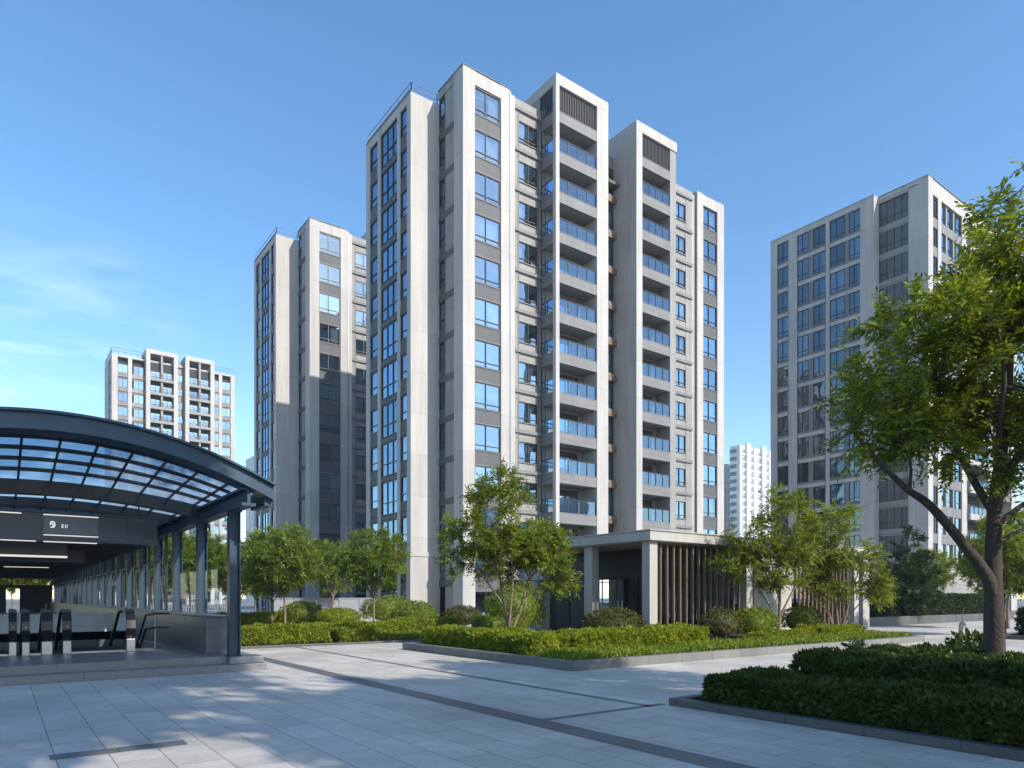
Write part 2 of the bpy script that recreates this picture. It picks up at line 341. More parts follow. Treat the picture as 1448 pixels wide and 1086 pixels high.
# ------------------------------------------------------------------ the stepped tower
def tower(loc,label,seed,full=True,group='stepped grey and white apartment towers'):
    rng=random.Random(seed)
    T=thing('apartment_tower',label,'apartment tower',loc,group)
    W=MB(); C=MB(); RF=MB()
    S,PB,G,P,MD,SF=0,1,2,3,4,5
    # near-black boxes behind the windows: the shade of unlit rooms is in their colour
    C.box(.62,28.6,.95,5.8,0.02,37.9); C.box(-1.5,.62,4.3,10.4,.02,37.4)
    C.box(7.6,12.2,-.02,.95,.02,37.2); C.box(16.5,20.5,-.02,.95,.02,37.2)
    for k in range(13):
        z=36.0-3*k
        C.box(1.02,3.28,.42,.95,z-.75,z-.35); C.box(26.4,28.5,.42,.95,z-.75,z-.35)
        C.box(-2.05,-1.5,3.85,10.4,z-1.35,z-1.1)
    # front corner bays, left and right
    for (a,b,c,d) in ((0,1.0,3.3,4.1),(28.5,29.5,25.5,26.4)):
        W.box(a,b,0,1.2,4.9,39.1,S); W.box(min(c,d),max(c,d),0,.95,4.9,39.1,S)
        W.box(a-.05 if a<5 else a-.001,b+.001 if a<5 else b+.05,-.06,1.25,0,4.6,PB); W.box(a-.1,b+.1,-.11,1.3,4.6,4.9,S)
        W.box(c-.03,d+.03,-.06,.95,0,4.6,PB); W.box(c-.08,d+.08,-.11,.95,4.6,4.9,S)
        x0,x1=(1.0,3.3) if a<5 else (26.4,28.5)
        W.box(x0,x1,.02,.9,38.1,39.08,S)
        W.box(x0,x1,.03,.04,39.085,39.09,S)
        for k in range(13):
            zt=38.05-3*k; zb=zt-1.95
            lo=zb-1.05
            W.box(x0,x1,.10,.4,max(lo,.0),zb,G); W.box(x0,x1,.05,.2,zb,zb+.05,MD)
            W.box(x0,x1,.06,.2,max(lo,0)-.0,max(lo,0)+.06,MD)
            w=x1-x0-.06
            window(T,(x0+x1)/2,.13,zb+.05,w,zt-zb-.06,'two',rng)
    # secondary bays with ledges
    for (xa,xb,wx0,wx1) in ((4.1,7.1,5.0,6.8),(20.7,24.9,22.35,24.05)):
        W.box(xa,wx0-.001,.12,.8,0,38.2,P); W.box(wx1+.001,xb,.12,.8,0,38.2,P if xa>10 else MD)
        W.box(xa,xb,.06,.9,38.2,38.75,P); W.box(xa+.46 if xa<10 else xa,xb,-.02,.4,37.95,38.2,MD)
        for k in range(13):
            zt=37.3-3*k; zb=zt-1.55
            if zb<1: continue
            W.box(wx0,wx1,.15,.8,zt,37.95 if k==0 else zt+1.45,P)
            W.box(xa+.46 if xa<10 else xa,xb-.02,-.02,.42,zb-.85,zb-.6,MD); W.box(wx0-.05,wx1+.05,.06,.42,zb-.06,zb,MD)
            if full or xa<10: window(T,(wx0+wx1)/2,.22,zb,wx1-wx0,zt-zb,'small',rng)
            W.box(wx0,wx1,.72,.93,zb-.9,zb-.6,G)
    W.box(4.16,4.55,-.01,.36,0,38.78,S); W.box(4.92,4.998,.08,.3,0,37.9,MD)
    W.box(24.95,25.12,.15,.5,0,38.7,S); W.box(25.22,25.42,.2,.5,0,38.7,S)
    W.box(6.85,6.93,.08,.2,0,37.9,6)
    # projecting balcony blocks
    for (xl,xr,lo,ro) in ((7.1,12.5,7.45,11.3),(15.7,20.7,16.4,19.9)):
        left=xl<10
        W.box(xl,xr,-1.7,4.0,39.9,40.7,S)
        W.box(ro,xr if left else xr-.05,-1.69 if left else -1.62,.95,0,39.9,S if left else P)
        if left:
            W.box(xl,lo,-1.69,-1.34,0,39.9,S)
            W.box(xl+.02,xl+.5,.28,4,38.9,39.9,P)
        else:
            W.box(xl,lo,-1.69,4.0,0,39.9,S)
        # back wall of the loggias
        for (p,q) in ((lo,lo+.7),(ro-.6,ro)):
            W.box(p,q,-.13,.3,0,38.05,MD)
        if left: W.box(xl+.12,lo,.0,.3,0,38.05,MD)
        W.box(lo+.7,ro-.6,.02,.1,38.0,39.9,MD)
        C.box(lo+.05,ro-.05,-1.0,3.0,38.12,39.85)
        for k in range(13):
            zt=38.05-3*k
            if zt<2.2: continue
            bx0=xl+.12 if left else lo
            bal=MB()
            # slab with deep edge band, and its return on the open side
            bal.box(bx0,ro,-1.5,-.135,zt-.85,zt-.62,1); bal.box(lo,ro,-1.66,-1.5,zt-.87,zt-.10,0)
            bal.box(lo,ro,-1.68,-1.48,zt-.10,zt-.06,0)
            if left: bal.box(xl+.05,xl+.2,-1.34,.27,zt-.87,zt,0)
            bo=bal.build('balcony',[M['mid'],M['soffit']],T,local=True)
            if k>0 and (full):
                fb,gb=railing_glass(lo+.02,ro-.02,-1.56,zt-.06,zt+1.02,4,(xl+.13,-1.32,.2) if left else None)
                fb.build('balustrade',M['rail'],bo,local=True); gb.build('glass_panel',M['balglass'],bo,local=True)
                if zt>3.5:
                    dm=win_meshes(ro-lo-1.35,2.12,'door'); d=link('balcony_door',dm[0],bo,((lo+ro)/2+.05,-.05,zt-3+2.42-.02+.02),0)
                    link('pane',dm[1],d)
                    if rng.random()<.6: link('curtain',dm[2][rng.choice((0,1,2))],d)
            # wall over the door
            W.box(lo+.7,ro-.6,-.12,.3,zt-1.05,zt-.62 ,MD)
        lv=louvres(lo,ro,-1.45,38.1,39.9); 
        if left:
            lv.box(xl+.05,xl+.13,-1.3,.25,38.1,38.2)
            for i in range(9): lv.box(xl+.06,xl+.12,-1.28+.18*i,-1.22+.18*i,38.2,39.9)
        lv.build('louvre_screen',M['louvre'],T,local=True)
    # recess between the blocks
    W.box(12.5,15.7,.98,1.4,0,38.9,MD)
    W.box(12.4,13.9,.6,.98,37.6,38.9,S); W.box(12.5,15.7,.2,.98,36.1,36.35,G)
    for k in range(12):
        zt=37.3-3*k
        W.box(12.51,15.69,.62,.98,zt-2.45,zt-1.85,MD); W.box(12.51,15.69,.55,.66,zt-2.5,zt-2.05,6)
        if full:
            for x in (13.25,14.9): window(T,x,.9,zt-1.8,1.1,1.75,'slot',rng,name='slot_window')
    # side of the corner block
    W.box(.06,.6,1.2,2.45,0,38.9,P); W.box(0,.62,1.2,3.42,38.5,39.09,P)
    W.box(.07,.6,2.45,2.55,0,38.5,MD)
    for k in range(13):
        zb=35.85-3*k
        if zb<.5: continue
        W.box(.02,.6,1.2,3.39,zb-.45,zb,G); W.box(.09,.6,2.55,3.39,zb,zb+.62,G)
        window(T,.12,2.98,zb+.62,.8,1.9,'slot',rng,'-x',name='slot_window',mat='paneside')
        W.box(.10,.6,2.55,3.39,zb+2.52,zb+2.56,G)
    # left wing: end wall and gridded left face
    W.box(-2.3,.12,3.4,4.0,4.9,38.2,S); W.box(-2.36,.12,3.34,4.0,0,4.6,PB); W.box(-2.42,.12,3.28,4.0,4.6,4.9,S)
    for (a,b) in ((5.05,5.48),(8.28,8.8),(10.25,10.9)):
        W.box(-2.33,-1.6,a,b,0,38.0,S)
    W.box(-2.295,-1.6,4.0,10.89,37.55,38.2,S)
    for k in range(13):
        zt=37.5-3*k
        if zt<1.4: continue
        W.box(-2.26,-1.65,4.0,10.2,max(0,zt-2.95),max(.3,zt-2.6),G)
        for (a,b,st) in ((4.0,5.05,'slot'),(5.48,8.28,'three'),(8.8,10.25,'slot')):
            if st=='slot':
                W.box(-2.22,-1.7,a,b,zt-2.55,zt-1.85,G)
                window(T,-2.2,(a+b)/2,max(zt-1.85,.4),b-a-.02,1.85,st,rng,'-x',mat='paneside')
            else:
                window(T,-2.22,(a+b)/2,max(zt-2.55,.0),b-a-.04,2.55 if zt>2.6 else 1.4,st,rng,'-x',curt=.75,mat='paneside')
    # far side and back walls
    W.box(28.7,29.48,1.2,6.3,0,38.6,S); W.box(-1.6,.9,10.42,10.88,0,38.1,P); W.box(.9,28.7,5.82,6.28,0,38.1,P); W.box(.62,.9,5.82,10.42,0,38.1,P)
    Wm=[M['stone'],M['stone_base'],M['grey'],M['panel'],M['mid'],M['soffit'],M['brown']]
    W.build('wall',Wm,T,local=True)
    C.build('interior_core',M['core'],T,local=True)
    RF.box(-1.6,.9,4.05,10.4,37.92,38.0); RF.box(.9,28.7,1.0,5.82,38.05,38.1)
    RF.box(-2.35,-2.2,3.35,10.95,38.2,38.26); RF.box(-.06,4.14,-.05,.05,39.1,39.14); RF.box(-.06,.04,.05,3.4,39.1,39.14)
    RF.build('roof',M['mid'],T,local=True)
    r=MB()
    for (p,q) in (((-2.2,3.5),(-2.2,10.8)),((-2.2,3.5),(-.05,3.5))):
        n=int(max(abs(q[0]-p[0]),abs(q[1]-p[1]))/2.4)+1
        for z in (38.95,38.55): r.tube([(p[0],p[1],z),(q[0],q[1],z)],.022,4)
        for i in range(n+1):
            x=p[0]+(q[0]-p[0])*i/n; y=p[1]+(q[1]-p[1])*i/n; r.box(x-.025,x+.025,y-.025,y+.025,38.2,38.95)
    r.build('roof_railing',M['louvre'],T,local=True)
    d=MB(); d.box(4.09,4.15,-.06,.02,.2,38.9); d.box(25.44,25.5,-.06,.02,.2,38.9); d.build('downpipe',M['silver'],T,local=True)
    return T
tower((26.2,41.2,0),'tall stepped apartment tower in the middle with two projecting stacks of balconies',1)
tower((25.2,68.4,0),'shorter looking grey and white tower half hidden behind the central tower, shadow across its front',2,False).scale=(1,1,1.022)

# ------------------------------------------------------------------ the slab block on the right
def right_block():
    rng=random.Random(5); T=thing('apartment_block','grey apartment block on the right with gridded windows behind the large tree','apartment block',(77,31.9,0))
    W=MB(); C=MB(); S,G,P,MD=0,1,2,3; H=45.2
    C.box(1.0,24,1.0,16.8,.02,44.6); C.box(-.2,1.0,5.6,16.8,.02,44.6)
    W.box(0,1.1,0,1.95,0,H,S)
    W.box(.02,1.1,1.95,5.1,44.5,H-.02,S)
    X=-.9
    W.box(X,.4,5.1,6.6,0,H,S)
    for a,b in ((10.1,10.55),(14.1,15.2),(16.7,17.6)): W.box(X,0,a,b,0,H-.6,S)
    W.box(X+.003,0,6.6,17.59,44.5,H-.003,S)
    for a,b in ((7.88,8.32),(12.12,12.68)): W.box(X+.09,0,a,b,0,44.5,MD)
    for k in range(15):
        zt=44.5-3*k; zb=zt-2.32
        if zb<.4: continue
        W.box(X+.04,0,6.6,10.05,zb-.69,zb-.28,S); W.box(X+.04,0,10.65,14.0,zb-.69,zb-.28,S); W.box(X+.04,0,15.3,16.6,zb-.69,zb-.28,S)
        W.box(X+.10,0,6.6,10.05,zb-.28,zb,MD); W.box(X+.10,0,10.65,14.0,zb-.28,zb,MD); W.box(X+.10,0,15.3,16.6,zb-.28,zb,MD)
        W.box(-.19,.0,6.6,16.6,zb-.8,zb-.1,G)
        if k<14:
            for a,b in ((6.62,7.86),(8.34,10.09),(10.57,12.1),(12.7,14.08),(15.22,16.68)):
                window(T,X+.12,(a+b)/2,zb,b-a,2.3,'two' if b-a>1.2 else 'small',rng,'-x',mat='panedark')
            W.box(.25,1.0,1.97,5.09,zb-.9,zb-.2,P)
            window(T,.3,3.53,zb-.2,3.1,2.5,'four',rng,'-x',name='loggia_window',curt=0,mat='screen')
    # sunlit front
    W.box(1.1,24,.05,1.0,43.6,H-.004,S)
    for a,b in ((2.3,3.1),(8.3,9.7),(15.6,17),(22.8,24)): W.box(a,b,0,.95,0,43.6,S)
    for k in range(14):
        zt=43.3-3*k; zb=zt-2.0
        W.box(1.1,2.3,.06,.9,zb-1.0,zb,MD); W.box(3.1,8.3,.06,.9,zb-1.0,zb,MD); W.box(17,22.8,.15,.9,zb-1.0,zb,MD)
        window(T,1.7,.12,zb,1.15,2.0,'small',rng)
        W.box(4.3,4.6,.03,.9,zb,zt,P); W.box(6.1,6.4,.03,.9,zb,zt,P)
        window(T,5.7,.16,zb,5.1,2.0,'four',rng)
        bal=MB(); bal.box(9.7,15.6,-.2,.99,zb-1.0,zb-.7,1); bal.box(9.7,15.6,-.35,-.2,zb-1.02,zb-.35,0)
        bo=bal.build('balcony',[M['stone'],M['soffit']],T,local=True)
        fb,gb=railing_glass(9.72,15.58,-.27,zb-.35,zb+.5,5); fb.build('balustrade',M['rail'],bo,local=True); gb.build('glass_panel',M['balglass'],bo,local=True)
    W.box(24,24.6,0,17.6,0,44.8,S); W.box(0,24,16.9,17.58,0,44.7,P)
    W.box(-1.3,9.0,-1.2,-.05,0,4.2,P); W.box(-1.4,9.1,-1.3,-.03,4.2,4.5,S)
    W.build('wall',[M['stone'],M['grey'],M['panel'],M['mid']],T,local=True)
    C.build('interior_core',M['core'],T,local=True)
    RF=MB(); RF.box(0,24,1.0,16.9,44.65,44.75); RF.box(4,9,5,11,44.75,45.0); RF.box(X-.04,X+.1,5.06,17.64,H,H+.05); RF.box(-.04,.1,-.04,5.0,H,H+.05); RF.box(.1,24.6,-.04,.1,H,H+.05)
    RF.build('roof',M['mid'],T,local=True)
right_block()

# ------------------------------------------------------------------ the far tower over the canopy
def far_tower(loc,label,seed):
    rng=random.Random(seed); T=thing('apartment_tower',label,'apartment tower',loc)
    W=MB(); C=MB(); S,G,P,MD=0,1,2,3
    C.box(.9,23.8,.9,12,.02,52.2); C.box(7,12,-.2,.9,.02,52.2); C.box(14.6,19.1,-.2,.9,.02,52.2)
    for a,b in ((0,1.1),(3.0,3.75),(21.2,21.9),(23.75,24.6)): W.box(a,b,0,.9,0,52.2,S)
    W.box(0,.8,.9,2.6,0,52.2,S); W.box(0,.8,5.6,12.2,0,52.2,S); W.box(23.9,24.58,.9,12.2,0,52.2,S); W.box(.8,23.9,11.8,12.18,0,52,P)
    W.box(-.02,24.62,-.02,12.22,52.2,52.6,S)
    for xl,xr in ((6.2,12.4),(13.9,19.9)):
        W.box(xl,xl+.8,-1.4,.9,0,53.7,S); W.box(xr-.8,xr,-1.4,.9,0,53.7,S); W.box(xl-.01,xr+.01,-1.41,5,53.7,54.6,S)
        W.box((xl+xr)/2-.2,(xl+xr)/2+.2,-1.2,-.2,0,53.7,P)
    W.box(12.4,13.9,.4,.9,0,53.2,P)
    for k in range(17):
        zt=50.8-3*k; zb=zt-1.8
        for a,b in ((1.1,3.0),(3.75,6.2),(19.9,21.2),(21.9,23.75)):
            W.box(a,b,.12,.8,zb-1.2,zb,MD if a in (1.1,21.9) else P)
            W.box(a,b,-.1,.12,zb-.9,zb-.75,P)
        for x,w in ((2.05,1.8),(5.0,1.9),(20.6,1.25),(22.8,1.75)): window(T,x,.2,zb,w,1.8,'far',rng)
        window(T,13.15,.35,zb,1.1,1.6,'far',rng)
        W.box(.1,.8,2.6,5.6,zb-1.2,zb-.4,G)
        for xl,xr in ((6.2,12.4),(13.9,19.9)):
            b=MB(); b.box(xl+.8,xr-.8,-1.35,-.2,zb-.9,zb-.65,0); b.box(xl+.8,xr-.8,-1.42,-1.35,zb-1.0,zb-.45,0)
            bo=b.build('balcony',M['panel'],T,local=True)
            f=MB(); f.box(xl+.82,xr-.82,-1.36,-1.31,zb+.45,zb+.52)
            n=16
            for i in range(n+1):
                x=xl+.86+(xr-xl-1.72)*i/n; f.box(x-.03,x+.03,-1.36,-1.31,zb-.45,zb+.45)
            f.build('balustrade',M['rail'],bo,local=True)
            for x in (xl+1.95,xr-1.95):
                d=link('balcony_door',win_meshes(1.9,1.9,'far')[0],bo,(x,-.28,zb-.6)); link('pane',win_meshes(1.9,1.9,'far')[1],d)
                if rng.random()<.7: link('curtain',win_meshes(1.9,1.9,'far')[2][2],d,(0,-.22,0))
    W.build('wall',[M['stone'],M['grey'],M['panel'],M['mid']],T,local=True); C.build('interior_core',M['core'],T,local=True)
    r=MB()
    for (xa,xb) in ((0,6),(20,24.6)):
        for z in (53.3,53.9): r.box(xa,xb,0,.08,z,z+.07)
        n=int((xb-xa)/1.2)
        for i in range(n+1): x=xa+.04+(xb-xa-.08)*i/n; r.box(x-.04,x+.04,.01,.09,52.6,53.3)
    r.box(0,.08,.1,12,53.3,53.37); r.box(0,.08,.1,12,53.9,53.97)
    for i in range(9): r.box(.0,.08,1.2+1.3*i,1.28+1.3*i,52.6,53.9)
    r.build('roof_railing',M['louvre'],T,local=True)
    RF=MB(); RF.box(8,11,2,8,54.6,55.4); RF.box(1,23.7,1,11.7,52.6,52.66); RF.build('roof',M['mid'],T,local=True)
far_tower((18.9,166,0),'distant beige tower with gridded balconies rising above the glass canopy',9)

# ------------------------------------------------------------------ white towers on the horizon
def white_tower(loc,label,w,d,h,nb,seed,group=None):
    rng=random.Random(seed); T=thing('high_rise_tower',label,'high-rise',loc,group)
    W=MB(); G=MB(); B=MB()
    W.box(0,w,.6,d,0,h)
    bw=w/nb
    for i in range(nb+1): W.box(max(0,i*bw-bw*.22),min(w,i*bw+bw*.22),-.5 if i%2 else 0,.6,0,h+(1.2 if i%2 else 0))
    fl=int(h/3.1)
    for k in range(fl):
        z=h-3.0-3.1*k
        for i in range(nb):
            G.box(i*bw+bw*.3,i*bw+bw*.5,.52,.58,z,z+1.6); G.box(i*bw+bw*.55,i*bw+bw*.72,.52,.58,z+.1,z+1.6)
            B.box(i*bw+bw*.24,i*bw+bw*.76,.15,.59,z-.9,z-.3)
        for j in range(3): G.box(-.06,-.01,1.5+j*(d-2)/3,2.9+j*(d-2)/3,z,z+1.6)
    W.build('wall',M['white'],T,local=True); g=G.build('window',M['farglass'],T,local=True); g['kind']='stuff'
    b=B.build('balcony',M['white'],T,local=True); b['kind']='stuff'
white_tower((239,181,0),'lower left wing of the hazy white high-rise on the horizon',12,6,58,3,3)
white_tower((243,172,0),'taller fluted hazy white high-rise on the horizon between the two blocks',27,5,64,5,4)
white_tower((64,219,0),'pale distant high-rise peeping between the canopy and the left tower',16,12,46,4,6)
# a block across the plaza, seen only mirrored in the lower windows
white_tower((72,-62,0),'plain apartment block across the plaza mirrored in the lower windows',44,16,27,9,8)
# ------------------------------------------------------------------ ground
def sheet(name,rects,z,mat,label=None):
    b=MB()
    for (x0,x1,y0,y1) in rects: b.add([(x0,y0,z),(x1,y0,z),(x1,y1,z),(x0,y1,z)],[(0,1,2,3)])
    return structure(b.build(name,mat),label)
PX0,PX1,PY0,PY1=-3.2,4.4,15.7,78.0          # footprint of the station entrance: open below
def ring(a,b,c,d): return [(a,PX0,c,d),(PX1,b,c,d),(PX0,PX1,c,PY0),(PX0,PX1,PY1,d)]
sheet('ground',ring(-900,900,-900,900),0,M['road'])
sheet('plaza_pavement',ring(-40,74,-45,100),.004,M['plaza'])
sheet('paving_band',[(5.35,5.72,-30,60),(7.62,7.74,6.95,60),(5.72,8.0,6.95,7.07),(.4,1.65,8.15,8.42)],.008,M['band'])

# ------------------------------------------------------------------ station entrance: platform and walls
b=MB()
b.box(PX0,4.75,15.5,15.9,0,.16); b.box(4.4,4.75,15.9,16.2,0,.16)
b.box(PX0,4.02,15.9,19.8,.0,.32); b.box(3.5,4.4,19.8,PY1,0,.32); b.box(PX0,-1.9,19.8,PY1,0,.32); b.box(-1.9,3.5,30.5,PY1,0,.32)
b.box(4.0,4.72,15.62,16.25,.16,.31)
b.box(4.02,4.4,16.25,19.8,0,.318)
o=b.build('platform_steps',M['granite'],bevel=.012); structure(o,'grey granite steps and floor of the station entrance','steps')
b=MB()
b.box(-2.1,-1.9,19.8,30.5,-5,.318); b.box(3.5,3.7,19.8,30.5,-5,-.002); b.box(-1.9,3.5,30.5,30.7,-5,.3); b.box(-1.9,3.5,19.6,19.8,-5,-.002); b.box(-1.9,3.5,19.8,30.5,-5.2,-5)
o=b.build('stairwell_pit',M['darkgranite']); structure(o)
b=MB(); b.box(3.76,4.24,16.7,77.5,.32,1.15,0); b.box(3.72,4.28,16.66,77.6,1.15,1.19,0)
o=b.build('parapet_wall',M['wallgranite'],bevel=.01); tag(o,'low grey granite parapet wall along the right side of the station entrance','wall')
b=MB(); b.box(-1.9,3.5,30.55,30.7,.32,.95); b.box(-1.9,3.5,30.5,30.75,.95,1.0)
o=b.build('back_wall',M['pale']); tag(o,'pale panelled barrier wall behind the escalators','wall')

# ------------------------------------------------------------------ canopy
AX=.95; HW=3.67
def apex(y): return 4.83-(min(max(y,14.6),19.2)-14.6)/4.6*.5 if y<19.2 else 4.33-min(1,(y-19.2)/5)*.13
def arch(x,y,off=0):
    e=3.92; u=(x-AX)/HW
    return e+(apex(y)-e)*(1-u*u)+off
CN=thing('entrance_canopy','curved blue grey steel and glass canopy over the station entrance','canopy',(AX,15.6,0))
XS=[AX-HW+2*HW*i/36 for i in range(37)]
def rib(y0,y1,dtop,dbot,xs=XS):
    b=MB(); b.strip([[(x,y0,arch(x,y0,-dbot)),(x,y1,arch(x,y1,-dbot)),(x,y1,arch(x,y1,-dtop)),(x,y0,arch(x,y0,-dtop))] for x in xs]); return b
f=rib(14.6,14.72,0,.29); f.strip([[(x,14.5,arch(x,14.6,.0)),(x,14.95,arch(x,14.95,.0)),(x,14.95,arch(x,14.95,.05)),(x,14.5,arch(x,14.6,.05))] for x in XS])
f.box(4.46,4.62,14.73,15.75,3.52,3.86)
f.strip([[(x,14.72,arch(x,14.6,-.29)),(x,15.0,arch(x,14.9,-.29)),(x,15.0,arch(x,14.9,-.22)),(x,14.72,arch(x,14.6,-.22))] for x in XS])
f.build('fascia',M['steel'],CN,smooth=False,bevel=.008)
# eave beams (I section)
for xe in (4.15,-2.25):
    b=MB(); b.box(xe-.03,xe+.03,14.75,77.8,3.56,3.82); b.box(xe-.14,xe+.14,14.75,77.8,3.50,3.56); b.box(xe-.14,xe+.14,14.75,77.8,3.82,3.87)
    b.build('eave_beam',M['steel'],CN)
# arched ribs
XI=[x for x in XS if -2.5<x<4.4]
for y,dt,db,w in ((15.7,.055,.13,.05),(16.45,.055,.13,.05),(17.25,.055,.13,.05),(18.1,.055,.13,.05),(19.1,.08,.40,.16),(20.4,.06,.14,.06),(21.9,.06,.30,.12),(23.4,.06,.14,.06)):
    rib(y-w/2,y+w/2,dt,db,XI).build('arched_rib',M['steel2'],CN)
# glazing bars running with the depth
for i in range(1,12):
    x=AX-HW+2*HW*i/12
    ys=[14.95+(24-14.95)*k/14 for k in range(15)]
    b=MB(); b.strip([[(x-.022,y,arch(x,y,-.10)),(x+.022,y,arch(x,y,-.10)),(x+.022,y,arch(x,y,-.055)),(x-.022,y,arch(x,y,-.055))] for y in ys])
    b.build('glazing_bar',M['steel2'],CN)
b=MB()
ys=[14.9+(24.2-14.9)*k/16 for k in range(17)]
for i in range(len(XS)-1):
    for k in range(16):
        xa,xb=XS[i],XS[i+1]
        b.add([(xa,ys[k],arch(xa,ys[k],-.03)),(xb,ys[k],arch(xb,ys[k],-.03)),(xb,ys[k+1],arch(xb,ys[k+1],-.03)),(xa,ys[k+1],arch(xa,ys[k+1],-.03))],[(0,1,2,3)])
b.build('glass_roof',M['roofglass'],CN,smooth=True)
# opaque roof and slatted ceiling farther in
b=MB(); b.strip([[(x,24.2,arch(x,24.2,-.12)),(x,77.8,arch(x,77.8,-.12)),(x,77.8,arch(x,77.8,0)),(x,24.2,arch(x,24.2,0))] for x in XS]); b.build('metal_roof',M['steel'],CN)
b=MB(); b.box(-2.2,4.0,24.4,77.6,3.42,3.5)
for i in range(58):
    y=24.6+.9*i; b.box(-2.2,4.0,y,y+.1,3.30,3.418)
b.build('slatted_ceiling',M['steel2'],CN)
for i,y in enumerate((33,46)):
    b=MB(); b.box(.2,2.2,y,y+.06,3.24,3.27); b.build('ceiling_light',M['light'],CN)
# columns
def column_mesh(z0,z1):
    b=MB(); b.box(-.115,.115,-.115,-.092,z0,z1); b.box(-.115,.115,.092,.115,z0,z1); b.box(-.012,.012,-.092,.092,z0,z1)
    b.box(-.16,.16,-.16,.16,z0-.0,z0+.025); b.box(-.14,.14,-.14,.14,z1-.025,z1)
    return b
cm=column_mesh(1.19,3.5).mesh('column',M['steel']); c0=column_mesh(.31,3.5).mesh('column',M['steel'])
for xe in (4.15,-2.25):
    for k in range(21):
        y=15.9+3.0*k
        o=link('column',c0 if (k==0 or xe<0) else cm,CN,(xe-AX,y-15.6,0),R90)
for k in range(20):
    y=15.9+3*k
    ya=y+.2 if k else 16.9
    g=MB(); g.add([(4.12,ya,1.2),(4.12,y+2.8,1.2),(4.12,y+2.8,3.5),(4.12,ya,3.5)],[(0,1,2,3)]); g.build('side_glass',M['sideglass'],CN)
    if k>1:
        m=MB(); m.box(4.085,4.155,y+1.46,y+1.54,1.19,3.5); m.box(4.09,4.15,y+.16,y+1.46,2.72,2.78); m.box(4.09,4.15,y+1.54,y+2.84,2.72,2.78); m.build('mullion',M['steel2'],CN)
e=MB(); e.box(-2.2,.5,77.4,77.5,.32,2.5); e.box(1.5,4.0,77.4,77.5,.32,2.5); e.box(-2.2,4.0,77.4,77.5,2.5,2.75)
for i in range(7): e.box(-2.2+1.02*i,-2.1+1.02*i,77.38,77.4,2.75,3.4)
e.build('end_screen',M['steel2'],CN)

# ------------------------------------------------------------------ hanging signs
SG=thing('hanging_sign','long navy station sign hanging under the canopy with white light strips','sign',(.5,20,3.0))
b=MB(); b.box(-2.1,3.32,20,20.28,3.0,3.63); b.box(-2.1,3.34,19.97,20.3,2.96,3.0); b.box(-2.1,3.34,19.97,20.3,3.63,3.66)
for x in (1.0,1.95,2.62,3.30): b.box(x-.012,x+.012,19.985,20,3.0,3.63)
b.build('panel',M['sign'],SG,bevel=.004)
b=MB(); b.box(.85,1.98,19.95,19.99,3.13,3.56); b.build('sign_face',plain('sign_face_blue',(.024,.05,.085),.25,.1),SG)
for (x0,x1,z) in ((.85,1.98,3.575),(.85,1.98,3.09),(-.9,.42,3.575),(.85,1.95,2.93),(-1.4,.7,2.93)):
    b=MB(); b.box(x0,x1,19.93,19.975,z,z+.022); b.build('light_strip',M['light'],SG)
# the mark: a looped ring with a tail, two small characters beside it
b=MB(); c=(1.03,3.375)
b.tube([(c[0]+.045*math.cos(t),19.94,c[1]+.055*math.sin(t)) for t in [math.radians(a) for a in range(-100,230,22)]],.011,6)
b.tube([(c[0]+.02*math.cos(t),19.94,c[1]+.028*math.sin(t)) for t in [math.radians(a) for a in range(0,361,40)]],.007,6)
b.tube([(c[0]+.043,19.94,c[1]),(c[0]+.046,19.94,c[1]-.06),(c[0]+.02,19.94,c[1]-.085),(c[0]-.045,19.94,c[1]-.085)],.011,6)
b.build('logo_mark',M['letters'],SG)
b=MB(); x=1.21; z=3.29
def bars(bl):
    for (a,c2,d,e2) in bl: b.box(x+a,x+c2,19.937,19.948,z+d,z+e2)
bars([(0,.05,0,.01),(0,.05,.035,.045),(0,.05,.07,.08),(0,.01,.01,.035),(.022,.03,.045,.07)]); x+=.075
bars([(0,.01,0,.08),(.01,.05,0,.01),(.03,.04,.03,.08),(.04,.06,.05,.06)])
b.build('lettering',M['letters'],SG)
for xx in (-1.2,.9,2.9):
    b=MB(); b.tube([(xx,20.14,3.66),(xx,20.14,arch(xx,20.1,-.2))],.018,6); b.build('hanger',M['steel2'],SG)
DB=thing('display_board','black blank display board hanging behind the navy sign with a light strip below','display',(0,22.6,2.7))
b=MB(); b.box(-2.0,1.5,22.5,22.7,2.74,3.2); b.build('panel',M['display'],DB,bevel=.004)
b=MB(); b.box(-2.0,1.5,22.46,22.72,2.69,2.73); b.build('light_strip',M['light'],DB)
b=MB()
for x in (-1.2,.0,.72,1.47): b.box(x-.015,x+.015,22.485,22.5,2.74,3.2)
for x in (-1.0,1.0): b.box(x-.02,x+.02,22.58,22.62,3.2,3.9)
b.build('hanger',M['steel2'],DB)
DB2=thing('display_board','lower narrow dark ceiling board farther inside the canopy','display',(.6,26,2.7))
b=MB(); b.box(-2,2.2,26,26.2,2.75,3.1); b.build('panel',M['display'],DB2)
b=MB(); b.box(-.2,2.2,25.97,26.0,2.70,2.745); b.build('light_strip',M['steel'],DB2)
for x in (.3,1.6):
    b=MB(); b.tube([(x,26.1,3.1),(x,26.1,3.35)],.02,5); b.build('hanger',M['steel2'],DB2)

